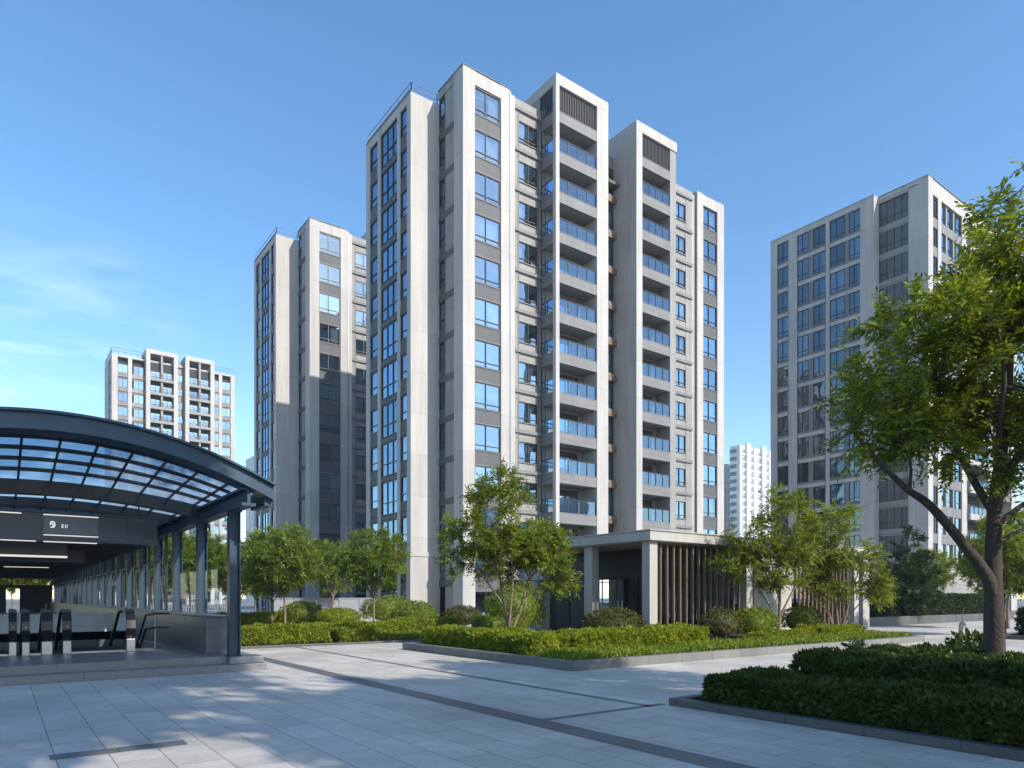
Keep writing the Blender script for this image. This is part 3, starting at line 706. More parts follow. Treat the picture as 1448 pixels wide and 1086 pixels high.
# ------------------------------------------------------------------ escalators
def escalator(label,xa,xb,wa,wb,yf=18.75):
    T=thing('escalator',label,'escalator',((xa+xb)/2,yf,.32),'escalators under the canopy')
    sl=math.tan(math.radians(30)); z0=.32; zt=z0+.98
    def path(t):  # handrail centre line (y,z): nose, flat, slope
        pts=[(yf+.55,z0+.22),(yf+.25,z0+.26),(yf+.08,z0+.36),(yf+.0,z0+.55),(yf+.03,z0+.76),(yf+.16,z0+.92),(yf+.38,zt),(yf+1.7,zt),(yf+2.1,zt-.10)]
        for k in range(1,9): pts.append((yf+2.1+k*.9,zt-.10-k*.9*sl))
        return pts
    for x,w in ((xa,wa),(xb,wb)):
        rl=path(0)
        h=MB(); h.strip([[(x-.045,y-.0,z-.035),(x+.045,y,z-.035),(x+.045,y,z+.03),(x-.045,y,z+.03)] if 7<=i else [(x-w/2,y+.03*math.cos(a),z+.03*math.sin(a)),(x+w/2,y+.03*math.cos(a),z+.03*math.sin(a)),(x+w/2,y-.03*math.cos(a),z-.03*math.sin(a)),(x-w/2,y-.03*math.cos(a),z-.03*math.sin(a))]
            for i,((y,z),a) in enumerate(zip(rl,[math.radians(v) for v in (-90,-80,-45,0,25,55,85)]+[0]*20))])
        h.build('handrail',M['black'],T,bevel=.012)
        lo=[(y,z0+.20 if y<yf+1.7 else z0+.2-(y-yf-1.7)*sl) for (y,z) in rl[6:]]
        poly=[(yf+.10,z0+.25),(yf+.05,z0+.55),(yf+.09,z0+.75),(yf+.2,z0+.88)]+[(y,z-.05) for (y,z) in rl[6:]]+lo[::-1]
        g=MB(); g.ext(poly,x-.008,x+.008,'x'); g.build('glass_panel',M['escglass'],T)
        s=MB(); s.ext([(yf+.12,z0),(yf+.12,z0+.22)]+[(y,z) for (y,z) in lo[0:]]+[(y,z-.9) for (y,z) in lo[::-1][:-1]]+[(yf+1.9,z0-.3),(yf+.4,z0-.0)],x-min(w*.5,.06),x+min(w*.5,.06),'x')
        s.build('skirt',M['steel2'],T)
        p=MB(); p.box(x-w*.46,x+w*.46,yf-.02,yf+.12,z0,z0+.30); p.build('front_plate',M['silver'],T,bevel=.01)
        if w<.2:
            p=MB(); p.ball((x,yf-.015,z0+.62),(.03,.02,.03),8,5); p.build('sensor_cap',M['silver'],T)
    st=MB(); i0=xa+wa/2; i1=xb-wb/2
    st.box(i0,i1,yf+.35,yf+1.7,z0+.0,z0+.03)
    for k in range(17):
        y=yf+1.7+.4*k; st.box(i0,i1,y,y+.41,z0-.25-k*.4*sl,z0+.02-k*.4*sl-.06)
    st.build('step_band',M['steel2'],T)
    c=MB(); c.box(i0,i1,yf+.1,yf+.35,z0,z0+.034); c.build('comb_plate',M['silver'],T)
    return T
escalator('leftmost escalator, cut by the edge of the photo beside the paired handrails',-.78,.24,.15,.15)
escalator('narrow middle escalator with a bright steel plate on its right newel',.47,.86,.15,.22,18.6)
escalator('rightmost escalator with clear glass side panel nearest the granite parapet',1.24,2.52,.18,.20,18.65)
w=MB(); w.box(2.485-.03,2.485+.03,19.1,19.22,.86,1.0,0)
HR=thing('stair_handrail','thin steel handrail with two sloping bars leading down beside the granite parapet','handrail',(3.15,19.3,.32))
b=MB(); b.tube([(3.15,19.3,.32),(3.15,19.3,1.22)],.03,8); b.build('post',M['silver'],HR)
for z in (1.2,.85):
    b=MB(); b.tube([(3.45,19.2,z),(3.15,19.25,z),(2.98,19.6,z-.05),(2.95,23.5,z-2.4)],.025,8); b.build('rail',M['steel2'],HR)
b=MB(); b.tube([(3.15,20.8,-.5),(2.96,20.8,.45)],.02,6); b.build('post',M['steel2'],HR)

# ------------------------------------------------------------------ entrance pavilion
PV=thing('entrance_pavilion','flat roofed limestone pavilion with brown vertical fins in front of the central tower','pavilion',(18,16.4,0))
RZ0,RZ1=3.54,3.90
b=MB(); b.box(17.85,33.8,16.2,24.2,RZ0+.03,RZ1); b.box(17.80,33.85,16.15,24.25,RZ1,RZ1+.04); 
b.build('roof',M['portico'],PV,bevel=.01)
b=MB(); b.box(17.95,33.7,16.3,24.1,RZ0,RZ0+.028); b.build('soffit',M['soffitp'],PV)
for (x0,x1,y0,y1) in ((18.05,18.45,16.4,16.76),(18.15,18.5,19.4,19.85),(17.9,18.6,22.1,22.95),(23.6,24.0,16.4,16.8),(31.9,32.3,16.4,16.8)):
    b=MB(); b.box(x0,x1,y0,y1,0.0,RZ0); b.build('column',M['portico'],PV,bevel=.01)
for xa,xb,ya in ((24.6,27.3,16.75),(32.9,33.5,16.5)): MB().box(xa,xb,ya,17.0,0,RZ0).build('stone_wall',M['portico'],PV)
# fins
fm=MB().box(-.03,.03,-.045,.045,.02,RZ0).mesh('fin',M['fin'])
xs=[18.75+.35*i for i in range(14)]+[24.25]+[27.55+.33*i for i in range(13)]
for x in xs: link('fin',fm,PV,(x-18,16.55-16.4,0))
# glazing behind the fins and the darker hall
b=MB(); b.add([(18.6,17.05,.05),(24.5,17.05,.05),(24.5,17.05,RZ0),(18.6,17.05,RZ0)],[(0,1,2,3)]); b.add([(27.4,17.05,.05),(32.0,17.05,.05),(32.0,17.05,RZ0),(27.4,17.05,RZ0)],[(0,1,2,3)]); b.build('glass_wall',M['escglass'],PV)
b=MB(); b.box(20.6,23.3,18.9,23.6,0,RZ0-.003); b.box(18.3,18.45,20.95,22.1,0,RZ0-.002); b.box(21.9,22.15,17.5,17.75,0,RZ0-.003); b.box(20.6,20.8,18.3,18.9,0,RZ0-.004); b.box(20.65,23.3,18.2,18.45,2.6,RZ0-.004); b.box(18.33,18.4,20.9,20.95,0,RZ0-.006); b.box(23.3,33.4,23.3,23.6,0,RZ0-.003)
b.build('hall',plain('hall_dark_panel',(.045,.045,.047),.45),PV)
d=MB(); d.box(20.52,20.6,19.3,21.6,.05,.1); 
for y in (19.3,20.4,21.55): d.box(20.5,20.6,y,y+.07,.1,2.35)
d.box(20.5,20.6,19.3,21.62,2.35,2.42); do=d.build('door',M['frame'],PV)
g=MB(); g.add([(20.55,19.35,.1),(20.55,21.55,.1),(20.55,21.55,2.35),(20.55,19.35,2.35)],[(0,1,2,3)]); g.build('pane',M['escglass'],do)
h=MB(); h.box(20.4,20.46,20.3,20.33,.9,1.5); h.build('handle',M['silver'],do)
b=MB(); b.box(17.7,33.6,16.2,24.3,.0,.06); structure(b.build('pavilion_floor',M['granite']))

# ------------------------------------------------------------------ planters
def kerb_ring(name,label,x0,x1,y0,y1,h,t,mat,cat='planter'):
    T=thing(name,label,cat,(x0,y0,0))
    b=MB(); b.box(x0,x1,y0,y0+t,0,h); b.box(x0,x1,y1-t,y1,0,h); b.box(x0,x0+t,y0+t,y1-t,0,h); b.box(x1-t,x1,y0+t,y1-t,0,h)
    b.build('edging',mat,T,bevel=.012)
    s=MB(); n=24
    vs=[]; fs=[]
    for j in range(n+1):
        for i in range(n+1):
            x=x0+t+(x1-x0-2*t)*i/n; y=y0+t+(y1-y0-2*t)*j/n
            vs.append((x,y,h-.05+.05*noise.noise((x*.6,y*.6,1))))
    for j in range(n):
        for i in range(n): k=j*(n+1)+i; fs.append((k,k+1,k+n+2,k+n+1))
    s.add(vs,fs); s.build('soil',M['soil'],T,smooth=True)
    return T
kerb_ring('planter_bed','raised granite edged planter bed in front of the pavilion','',1,1,1,1,1) if False else None
PL=kerb_ring('planter_bed','raised granite edged planter bed in front of the pavilion',10.0,27.0,11.3,19.2,.21,.22,[M['kerblight']])
kerb_ring('planter_bed','dark kerbed shrub bed in the near right corner under the large tree',8.0,19.0,-3.0,6.9,.11,.16,[M['kerb']])
kerb_ring('planter_bed','flush kerbed garden bed beside the station canopy below the round trees',5.9,16.5,22.2,37.5,.08,.14,[M['kerb']])
kerb_ring('planter_bed','dark low walled bed behind the far path on the right',31.5,60.0,19.0,27.0,.5,.3,[M['kerb']])
kerb_ring('planter_bed','small bed right of the large trunk across the path',31.0,48.0,6.0,10.5,.15,.2,[M['kerb']])
# small lamp bollard on the far path
BL=thing('bollard','short cream bollard lamp standing beside the far path','bollard',(33.2,12.4,.004))
b=MB(); prof=[(.0,.17),(.06,.18),(.1,.15),(.42,.14),(.5,.12),(.56,.05),(.58,.02)]
b.strip([[(33.2+r*math.cos(2*math.pi*k/14),12.4+r*math.sin(2*math.pi*k/14),.004+z) for k in range(14)] for z,r in prof]); b.build('body',M['rust'],BL,smooth=True)
b=MB(); b.tube([(33.2,12.4,.58),(33.2,12.4,.8),(33.3,12.38,1.15)],[.02,.015,.008],6); b.build('stem',M['rust'],BL)
# low boundary wall below the left tower
b=MB(); b.box(15.0,22.9,47.5,47.7,0,1.5); b.box(14.95,22.95,47.45,47.75,1.5,1.58)
for i in range(6): b.box(15.0+1.55*i,15.1+1.55*i,47.44,47.5,0,1.5)
tag(b.build('boundary_wall',M['fence']),'pale panelled boundary wall behind the round trees below the left tower','wall')
b=MB(); 
for i in range(40):
    x=5.6+.13*i; b.box(x,x+.05,43,43.04,.0,1.2)
b.box(5.5,10.8,43.05,43.1,.3,.36); b.box(5.5,10.8,43.05,43.1,1.0,1.06)
tag(b.build('picket_fence',M['fence']),'pale slatted fence behind the trees right of the canopy','fence')
# ------------------------------------------------------------------ foliage
def leaves_mesh(name,P,D,Nn,L_,W_,mat,bend=.12):
    """one folded leaf per row: P base, D direction, Nn face normal, L_ length, W_ half width"""
    n=len(P); S=np.cross(D,Nn); S/= (np.linalg.norm(S,axis=1,keepdims=True)+1e-9)
    Nn=np.cross(S,D)
    L_=L_[:,None]; W_=W_[:,None]
    a=P; b=P+D*L_*.42+S*W_+Nn*W_*.25; c=P+D*L_-Nn*L_*bend; d=P+D*L_*.42-S*W_+Nn*W_*.25
    V=np.stack([a,b,c,d],1).reshape(-1,3).astype(np.float32)
    me=bpy.data.meshes.new(name); me.vertices.add(4*n); me.vertices.foreach_set('co',V.ravel())
    me.loops.add(4*n); me.loops.foreach_set('vertex_index',np.arange(4*n,dtype=np.int32))
    me.polygons.add(n); me.polygons.foreach_set('loop_start',np.arange(0,4*n,4,dtype=np.int32))
    try: me.polygons.foreach_set('loop_total',np.full(n,4,dtype=np.int32))
    except Exception: pass
    me.materials.append(mat); me.update(); me.validate(); return me
def unit(v): return v/(np.linalg.norm(v,axis=-1,keepdims=True)+1e-9)

def sprays(rs,tips,dirs,k,tl,ll,lw,leaf_per,droop=.25,spread=.8):
    """k twigs at every tip, each carrying paired leaflets: returns leaf arrays and twig segments"""
    T=np.repeat(tips,k,0); Dr=np.repeat(dirs,k,0)
    d=unit(Dr+rs.normal(0,spread,Dr.shape)); d[:,2]-=droop*rs.random(len(d)); d=unit(d)
    tlv=tl*(.6+.8*rs.random(len(d)))
    P=[];D=[];NN=[];LL=[];WW=[]
    up=np.array([0,0,1.0]); s=unit(np.cross(d,up)+rs.normal(0,.25,d.shape)); nn=unit(np.cross(s,d))
    for j in range(leaf_per):
        f=(j//2+1)/(leaf_per//2+.5)
        sg=1 if j%2 else -1
        base=T+d*(tlv*f)[:,None]; base[:,2]-=.25*droop*tlv*f*f
        ang=.75+.5*rs.random(len(d))
        dd=unit(d*np.cos(ang)[:,None]+s*(sg*np.sin(ang))[:,None]+rs.normal(0,.22,d.shape))
        if j==leaf_per-1: dd=unit(d+rs.normal(0,.15,d.shape))
        P.append(base);D.append(dd);NN.append(unit(nn+rs.normal(0,.4,d.shape)))
        LL.append(ll*(.7+.6*rs.random(len(d)))); WW.append(lw*(.75+.5*rs.random(len(d))))
    return np.concatenate(P),np.concatenate(D),np.concatenate(NN),np.concatenate(LL),np.concatenate(WW),(T,T+d*tlv[:,None])

def grow(seed,limbs,crown,n_t,spr,gap=.0,bark='bark',leafm='leaf',name=('trunk','crown'),inner=.35,flat=None,twig_r=.011,nseg=9):
    """limbs: list of (points, r0, r1); crown: list of (centre, radii) ellipsoids; returns (trunk mesh, crown mesh)"""
    rs=np.random.RandomState(seed); B=MB()
    nodes=[]; nr=[]
    for li,(pts,r0,r1) in enumerate(limbs):
        # smooth the limb with Catmull-Rom and give it a slight wobble
        q=[Vector(p) for p in pts]; res=[]; 
        for i in range(len(q)-1):
            p0=q[max(0,i-1)];p1=q[i];p2=q[i+1];p3=q[min(len(q)-1,i+2)]
            for t in np.linspace(0,1,5)[:-1]:
                t=float(t); res.append(.5*((2*p1)+(p2-p0)*t+(2*p0-5*p1+4*p2-p3)*t*t+(3*p1-p0-3*p2+p3)*t**3))
        res.append(q[-1]); m=len(res)
        rr=[r0+(r1-r0)*(i/(m-1))**.8 for i in range(m)]
        if li==0 and limbs[0][1]>.05:
            rr[0]*=1.35; rr[1]*=1.08
        B.tube(res,rr,nseg)
        for p,r in zip(res[2 if li==0 else 0:],rr[2 if li==0 else 0:]): nodes.append(np.array(p)); nr.append(r)
    # targets inside the crown
    T=[]; guard=0
    vol=np.array([c[1][0]*c[1][1]*c[1][2] for c in crown]); vol=vol/vol.sum()
    while len(T)<n_t and guard<n_t*60:
        guard+=1
        c,r=crown[rs.choice(len(crown),p=vol)]
        u=unit(rs.normal(0,1,3))*(inner+(1-inner)*rs.random()**.55)
        p=np.array(c)+u*np.array(r)
        if gap and noise.noise(Vector(p*1.1)+Vector((seed*3.7,0,0)))<-gap: continue
        T.append((p,u))
    T=sorted(T,key=lambda a:min(np.linalg.norm(a[0]-q) for q in nodes[::3]))
    tips=[];dirs=[]
    for p,u in T:
        A=np.array(nodes); R_=np.array(nr); dv=p-A; dist=np.linalg.norm(dv,axis=1)
        pen=dist+.7*np.maximum(0,-(dv[:,2]))+.02/np.maximum(R_,.006)*.15
        i=int(np.argmin(pen)); a=A[i]; d=dist[i]
        if d<.05: continue
        mid=a+(p-a)*.5+np.array([0,0,-.10*d])+rs.normal(0,.06*d,3)
        r0=min(R_[i]*.7,.012+.02*d); r1=max(twig_r*.55,r0*.35)
        pts=[a,a+(mid-a)*.55+rs.normal(0,.02*d,3),mid,mid+(p-mid)*.5+rs.normal(0,.03*d,3),p]
        B.tube([tuple(x) for x in pts],[r0,r0*.85,r0*.7,(r0*.7+r1)/2,r1],4 if r0<.02 else 5)
        for x,r in zip(pts[1:],[r0*.85,r0*.7,(r0*.7+r1)/2,r1]): nodes.append(x); nr.append(r)
        dirn=unit(unit(p-mid)+.5*u)
        tips.append(p);dirs.append(dirn)
        tips.append(pts[3]);dirs.append(dirn)
    for pts,r0,r1 in limbs:
        e=np.array(pts[-1],float); dn=unit(e-np.array(pts[-2],float))
        for f in (0,.12,.25,.38):
            tips.append(e-dn*f); dirs.append(unit(dn+rs.normal(0,.5,3)))
    tips=np.array(tips);dirs=np.array(dirs)
    P,D,NN,LL,WW,tw=sprays(rs,tips,dirs,*spr[:4],leaf_per=spr[4],droop=spr[5],spread=spr[6])
    # the fine twigs the leaves sit on
    for a,b in zip(tw[0],tw[1]):
        if rs.random()<.45:
            B.add([tuple(a+np.array((.005,0,0))),tuple(a-np.array((.005,0,0))),tuple(b)],[(0,1,2)])
    return B.mesh(name[0],M[bark],smooth=True),leaves_mesh(name[1],P,D,NN,LL,WW,M[leafm])

def place_tree(me,label,loc,rz=0,s=1.0,cat='tree',group=None,name='tree'):
    T=thing(name,label,cat,loc,group); T.rotation_euler[2]=rz; T.scale=(s,s,s)
    link('trunk',me[0],T); link('crown',me[1],T); return T

# round headed street tree
def round_tree(seed,H=5.0,R_=1.85,clear=1.55,nt=240,leafm='leafmid',per=5,k=6):
    rs=random.Random(seed)
    limbs=[([(0,0,-.1),(.03,0,clear*.5),(0,.02,clear),(.06,.05,clear+.9),(.0,.1,H-1.0)],.075,.02)]
    n=7
    for i in range(n):
        a=2*math.pi*i/n+rs.uniform(-.3,.3); z=clear+rs.uniform(-.05,.5); r=R_*rs.uniform(.5,.72)
        limbs.append(([(0,.01,z),(r*.35*math.cos(a),r*.35*math.sin(a),z+.55),(r*.8*math.cos(a),r*.8*math.sin(a),z+1.3),(r*math.cos(a),r*math.sin(a),z+1.9)],.038,.012))
    c=(0,0,(H+clear)/2+.25)
    hz=(H-clear)/2-.1
    crown=[(c,(R_,R_,hz)),((rs.uniform(-.3,.3),rs.uniform(-.3,.3),c[2]+.3),(R_*.85,R_*.85,hz*.8)),((.3,-.2,c[2]-.35),(R_*.92,R_*.92,hz*.55))]
    return grow(seed,limbs,crown,nt,(k,.26,.125,.031,7,.3,.9),bark='barkpale',leafm=leafm,inner=.45,nseg=8)
RT=[round_tree(11),round_tree(12),round_tree(13,5.4,1.9)]
place_tree(RT[0],'tallest round headed tree in front of the left tower, nearest the canopy column',(11.4,34.4,.05),.3,1.0)
place_tree(RT[1],'slim round headed tree tucked just left behind the tallest of the three',(11.6,37.0,.0),1.2,.86)
place_tree(RT[2],'smaller round headed tree in the middle below the left tower',(18.6,46.0,0),2.2,1.03)
place_tree(RT[1],'round headed tree left of the central tower with the widest crown',(16.3,34.6,.05),4.0,1.02)
spots=[(1.0,84,1.2,0),(4.0,85,1.3,1),(-3.5,86,1.3,2),(6.5,88,1.3,0),(12.6,43.5,.95,2),(8.9,44.5,1.0,1),(6.9,50,1.05,0),(11.3,70,1.3,1),(13.5,66,1.2,2),(6.6,62,1.05,1),(13.2,49,.9,1),(10.4,47,1.1,0),(9.0,51.5,1.15,2),(12.1,57,1.2,1),(8.2,58,1.0,0),(10.3,65,1.25,2),(7.6,69,1.1,1),(9.6,78,1.3,0),(7.4,84,1.2,2),(8.9,95,1.3,1),(15.6,62,1.2,0),(3.0,92,1.2,1),(-1.0,97,1.3,2)]
for i,(x,y,s,k) in enumerate(spots):
    end=x<7 and y>83
    place_tree(RT[k],'leafy round tree beyond the far end of the canopy' if end else 'leafy round tree in the row seen through the columns of the canopy',(x,y,0),i*1.7,s,group='trees beyond the canopy end' if end else 'trees behind the canopy columns')

# open feathery tree in the planter (left of the pavilion)
def feathery(seed,stems,crown,nt,k,leafm='leaf',ll=.12,lw=.024,tl=.30,per=9,gap=.12,spread=.75,bark='barkpale'):
    return grow(seed,stems,crown,nt,(k,tl,ll,lw,per,.45,spread),gap=gap,bark=bark,leafm=leafm,inner=.3,nseg=8)
CR=math.radians(-36.5)
# the large tree at the right edge
big=grow(31,[
 ([(0,0,-.1),(-.02,0,1.0),(-.02,.02,2.0),(.03,.05,2.9),(.14,.05,3.8),(.20,.0,5.0),(.22,.02,6.2),(.2,0,7.3)],.165,.022),
 ([(.0,0,1.25),(-.09,-.02,1.75),(-.45,-.05,2.25),(-1.0,-.1,2.85),(-1.35,-.1,3.1),(-1.75,-.1,3.5),(-2.1,-.05,3.95)],.115,.018),
 ([(-1.3,-.1,3.05),(-1.35,-.2,3.5),(-1.6,-.3,4.3)],.03,.012),
 ([(0,.03,2.75),(-.28,.1,3.3),(-.5,.2,3.9),(-.66,.3,4.7),(-.75,.25,5.4)],.065,.018),
 ([(.06,.05,3.1),(-.15,-.3,3.9),(-.3,-.6,4.6),(-.5,-.7,5.3)],.06,.016),
 ([(.1,.05,3.3),(.4,-.2,3.75),(.75,-.4,4.2),(1.2,-.5,5.0)],.06,.016),
 ([(.05,.03,2.6),(.45,.05,2.9),(1.0,.1,3.2),(1.7,.2,3.9)],.05,.014),
 ([(.06,.05,2.9),(.5,.4,3.3),(.9,.8,3.9),(1.1,1.0,4.6)],.05,.014),
 ([(0,.02,2.3),(.5,.1,2.55),(1.1,.1,2.75)],.04,.012),
 ([(.2,.0,4.6),(-.3,.2,5.4),(-.6,.2,6.2)],.04,.012),
 ([(.2,.0,5.2),(.5,-.1,6.0),(.6,-.1,6.9)],.035,.011),
 ],[((.3,0,6.85),(.65,.7,1.0)),((1.05,0,6.0),(1.0,1.1,1.1)),((.1,0,5.9),(1.25,1.1,.85)),((-.55,0,5.0),(1.45,1.3,.95)),((-1.25,0,4.1),(1.2,1.1,.85)),((.9,.1,5.0),(1.35,1.3,1.2)),((1.1,.1,3.7),(1.0,1.1,.6)),((-.3,0,3.9),(1.2,1.2,.7))],
 400,(4,.36,.108,.0195,13,.45,.75),gap=.16,leafm='leaf',inner=.2,nseg=12)
place_tree(big,'large spreading tree with a thick dark trunk rising from the near right hedge',(11.56,3.89,.06),CR)

ctr=feathery(41,[
 ([(0,0,-.1),(-.02,0,.35),(-.12,0,.8),(-.25,.05,1.7),(-.45,.1,2.8),(-.35,.1,4.0),(-.3,0,5.0)],.075,.015),
 ([(0,0,.2),(.25,.05,.8),(.5,.1,1.6),(.7,.1,2.5),(.8,.1,3.6)],.055,.014),
 ([(-.05,0,.4),(.05,-.2,1.3),(.1,-.3,2.3),(.05,-.2,3.6),(.1,-.1,4.6)],.05,.012),
 ([(-.2,0,1.2),(-.7,-.1,1.9),(-1.3,-.15,2.6),(-1.9,-.2,3.0)],.035,.012),
 ([(-.35,.05,2.2),(-.9,.1,3.1),(-1.5,.1,3.8)],.03,.011),
 ([(.6,.1,2.0),(1.2,.2,2.6),(1.9,.2,2.9)],.03,.011),
 ([(.4,.1,1.4),(1.0,-.1,1.8),(1.6,-.2,2.0)],.028,.01)],
 [((-.35,0,4.6),(.95,.9,1.0)),((-.9,0,3.5),(1.3,1.0,.75)),((.9,.1,3.2),(1.25,1.0,.85)),((.1,0,2.7),(1.5,1.2,.8)),((1.3,0,2.2),(1.0,.8,.6)),((-1.6,0,2.6),(.7,.7,.6))],290,5)
place_tree(ctr,'open feathery multi stemmed tree in the planter left of the pavilion',(13.3,18.1,.16),CR)
r1=feathery(43,[
 ([(0,0,-.1),(0,0,.6),(.02,0,1.4),(.0,.05,2.6),(-.1,.05,3.8),(.0,0,5.0)],.085,.014),
 ([(0,0,.5),(-.35,.1,1.2),(-.9,.1,2.1),(-1.3,.1,3.0)],.045,.012),
 ([(0,0,.7),(.35,-.1,1.5),(.8,-.1,2.4),(1.0,0,3.4)],.045,.012),
 ([(0,0,1.3),(-.3,-.2,2.4),(-.6,-.3,3.6),(-.7,-.2,4.4)],.035,.011),
 ([(0,.02,1.6),(.4,.2,2.6),(.55,.2,3.9)],.03,.011),
 ([(-.9,.1,2.1),(-1.5,.1,2.4),(-2.0,.1,2.8)],.02,.009)],
 [((.0,0,4.7),(.9,.8,.8)),((-.9,0,3.5),(1.2,.9,.8)),((.7,0,3.5),(1.0,.9,.9)),((-.2,0,2.5),(1.5,1.0,.75)),((-1.6,0,2.8),(.7,.6,.6))],240,4)
place_tree(r1,'feathery young tree in front of the brown fins, left of the pair before the pavilion',(22.6,14.35,.16),CR)
r2=feathery(47,[
 ([(0,0,-.1),(0,0,.5),(-.1,0,1.4),(-.25,.05,2.6),(-.2,.05,3.8),(-.1,0,4.9)],.07,.013),
 ([(-.05,0,.0),(-.3,.1,.9),(-.7,.1,1.9),(-1.0,.1,3.0)],.045,.012),
 ([(.08,0,.0),(.3,-.1,.9),(.5,-.1,1.9),(.6,0,3.2)],.045,.012),
 ([(.12,.05,.0),(.55,.1,.8),(1.1,.1,1.4),(1.8,.1,1.9)],.035,.011),
 ([(-.1,-.05,.0),(-.5,-.2,.9),(-1.1,-.3,1.5),(-1.3,-.3,2.2)],.03,.010),
 ([(.4,-.1,1.6),(.9,-.1,2.3),(1.3,0,3.0)],.025,.010)],
 [((-.3,0,4.5),(.9,.8,.75)),((-.6,0,3.3),(1.2,.9,.8)),((.5,0,3.0),(1.1,.9,.85)),((.1,0,2.1),(1.6,1.0,.7)),((1.5,0,1.9),(.7,.6,.6))],250,4)
place_tree(r2,'bushy multi stemmed young tree nearest the right end of the pavilion',(25.78,13.9,.16),CR)
rb=feathery(53,[([(0,0,-.1),(0,0,1.5),(.1,0,3),(0,.1,4.6)],.09,.015),([(0,0,1.6),(-.7,0,2.8),(-1.4,0,3.8)],.04,.012),([(0,0,1.8),(.8,0,3.0),(1.5,.1,3.9)],.04,.012)],
 [((0,0,4.2),(1.6,1.2,.9)),((-1.2,0,3.8),(1.2,1,.8)),((1.2,0,3.9),(1.2,1,.8))],120,4)
place_tree(rb,'green treetop showing above the left half of the pavilion roof',(22.0,27.6,0),CR,1.08)
place_tree(rb,'low treetop peeping over the pavilion roof below the right balconies',(30.3,27.2,0),1.5,.93)
ev=grow(61,[([(0,0,-.1),(0,0,2),(0,.05,4),(0,0,5.6)],.10,.02)],[((0,0,4.6),(1.0,1.0,1.3)),((.1,0,3.2),(1.6,1.6,1.1)),((-.1,0,2.0),(1.9,1.9,1.0)),((0,0,1.3),(1.7,1.7,.6))],170,(5,.32,.15,.035,8,.5,.9),leafm='leafdark',inner=.4)
place_tree(ev,'dark evergreen tree standing right of the pavilion',(44.5,19.6,0),0,1.05)
place_tree(ev,'lower dark evergreen between the pavilion end and the taller evergreen',(40.5,21.5,0),2,.82)
place_tree(RT[0],'small shaded round tree right of the large trunk',(33.4,10.9,0),1,.86)
place_tree(RT[1],'shaded tree at the far right edge of the photo behind the trunk',(41.5,13.4,0),2.5,1.15)
place_tree(RT[2],'shaded tree in front of the right block behind the cream bollard',(54.5,22.5,0),2.5,.95)

# ------------------------------------------------------------------ hedges, shrubs and ground cover
def hedge(label,x0,x1,y0,y1,z0,z1,dens,ll,lw,mat,seed,amp=.06,cat='hedge',name='clipped_hedge',rnd=.16,group=None,shag=.55):
    rs=np.random.RandomState(seed); T=thing(name,label,cat,((x0+x1)/2,(y0+y1)/2,z0),group)
    w,d,h=x1-x0,y1-y0,z1-z0
    ar=np.array([w*d,w*h,w*h,d*h,d*h]); n=int(ar.sum()*dens); fc=rs.choice(5,n,p=ar/ar.sum())
    u=rs.random(n);v=rs.random(n); p=np.zeros((n,3)); nn=np.zeros((n,3))
    m=fc==0; p[m]=np.stack([u[m]*w,v[m]*d,np.full(m.sum(),h)],1); nn[m]=(0,0,1)
    for k,(ax,val,sg) in {1:(1,0,-1),2:(1,d,1),3:(0,0,-1),4:(0,w,1)}.items():
        m=fc==k
        if ax==1: p[m]=np.stack([u[m]*w,np.full(m.sum(),val),v[m]*h],1)
        else: p[m]=np.stack([np.full(m.sum(),val),u[m]*d,v[m]*h],1)
        nn[m][:]=0; t=np.zeros(3); t[ax]=sg; nn[m]=t
    lo=np.array([rnd,rnd,-9]); hi=np.array([w-rnd,d-rnd,h-rnd]); q=np.clip(p,lo,np.maximum(lo,hi)); dv=p-q; ln=np.linalg.norm(dv,axis=1,keepdims=True)
    nn=np.where(ln>1e-6,dv/(ln+1e-9),nn); p=np.where(ln>1e-6,q+nn*rnd,p)
    dsp=np.array([noise.noise(Vector((a[0]*1.9+seed,a[1]*1.9,a[2]*1.9)))+.6*noise.noise(Vector((a[0]*5+seed,a[1]*5,a[2]*5))) for a in p])
    p=p+nn*(dsp*amp-.03-.05*rs.random(n))[:,None]
    p-=np.array((w/2,d/2,0))
    D=unit(nn*.75+rs.normal(0,shag,(n,3))+np.array((0,0,.35))); NN=unit(nn+rs.normal(0,.5,(n,3))+np.array((0,0,.3)))
    link('foliage',leaves_mesh('foliage',p,D,NN,ll*(.7+.6*rs.random(n)),lw*(.7+.6*rs.random(n)),M[mat]),T)
    b=MB(); i=min(.09,.2*min(w,d)); b.box(-w/2+i,w/2-i,-d/2+i,d/2-i,0,h-.09)
    b.build('inner_twigs',M[mat],T,local=True,bevel=.07); return T
def shrub(label,c,r,n,ll,lw,mat,seed,cat='shrub',name='round_shrub',amp=.12,stem=False):
    rs=np.random.RandomState(seed); T=thing(name,label,cat,c)
    u=unit(rs.normal(0,1,(n,3))); u=u[u[:,2]>-.55]; n=len(u)
    cz=r[2]*.5
    dsp=np.array([noise.noise(Vector((a[0]*2.2+seed,a[1]*2.2,a[2]*2.2)))+.6*noise.noise(Vector((a[0]*6+seed,a[1]*6,a[2]*6))) for a in u])
    k=(1+dsp*amp-.16*rs.random(n)**2)[:,None]
    p=u*k*np.array((r[0],r[1],r[2]*.5))+np.array((0,0,cz))
    D=unit(u*.8+rs.normal(0,.55,(n,3))+np.array((0,0,.3))); NN=unit(u+rs.normal(0,.6,(n,3)))
    link('foliage',leaves_mesh('foliage',p,D,NN,ll*(.7+.6*rs.random(n)),lw*(.7+.6*rs.random(n)),M[mat]),T)
    b=MB(); b.ball((0,0,cz),(r[0]*.82,r[1]*.82,r[2]*.41),14,8); b.build('inner_twigs',M[mat],T,local=True,smooth=True)
    return T
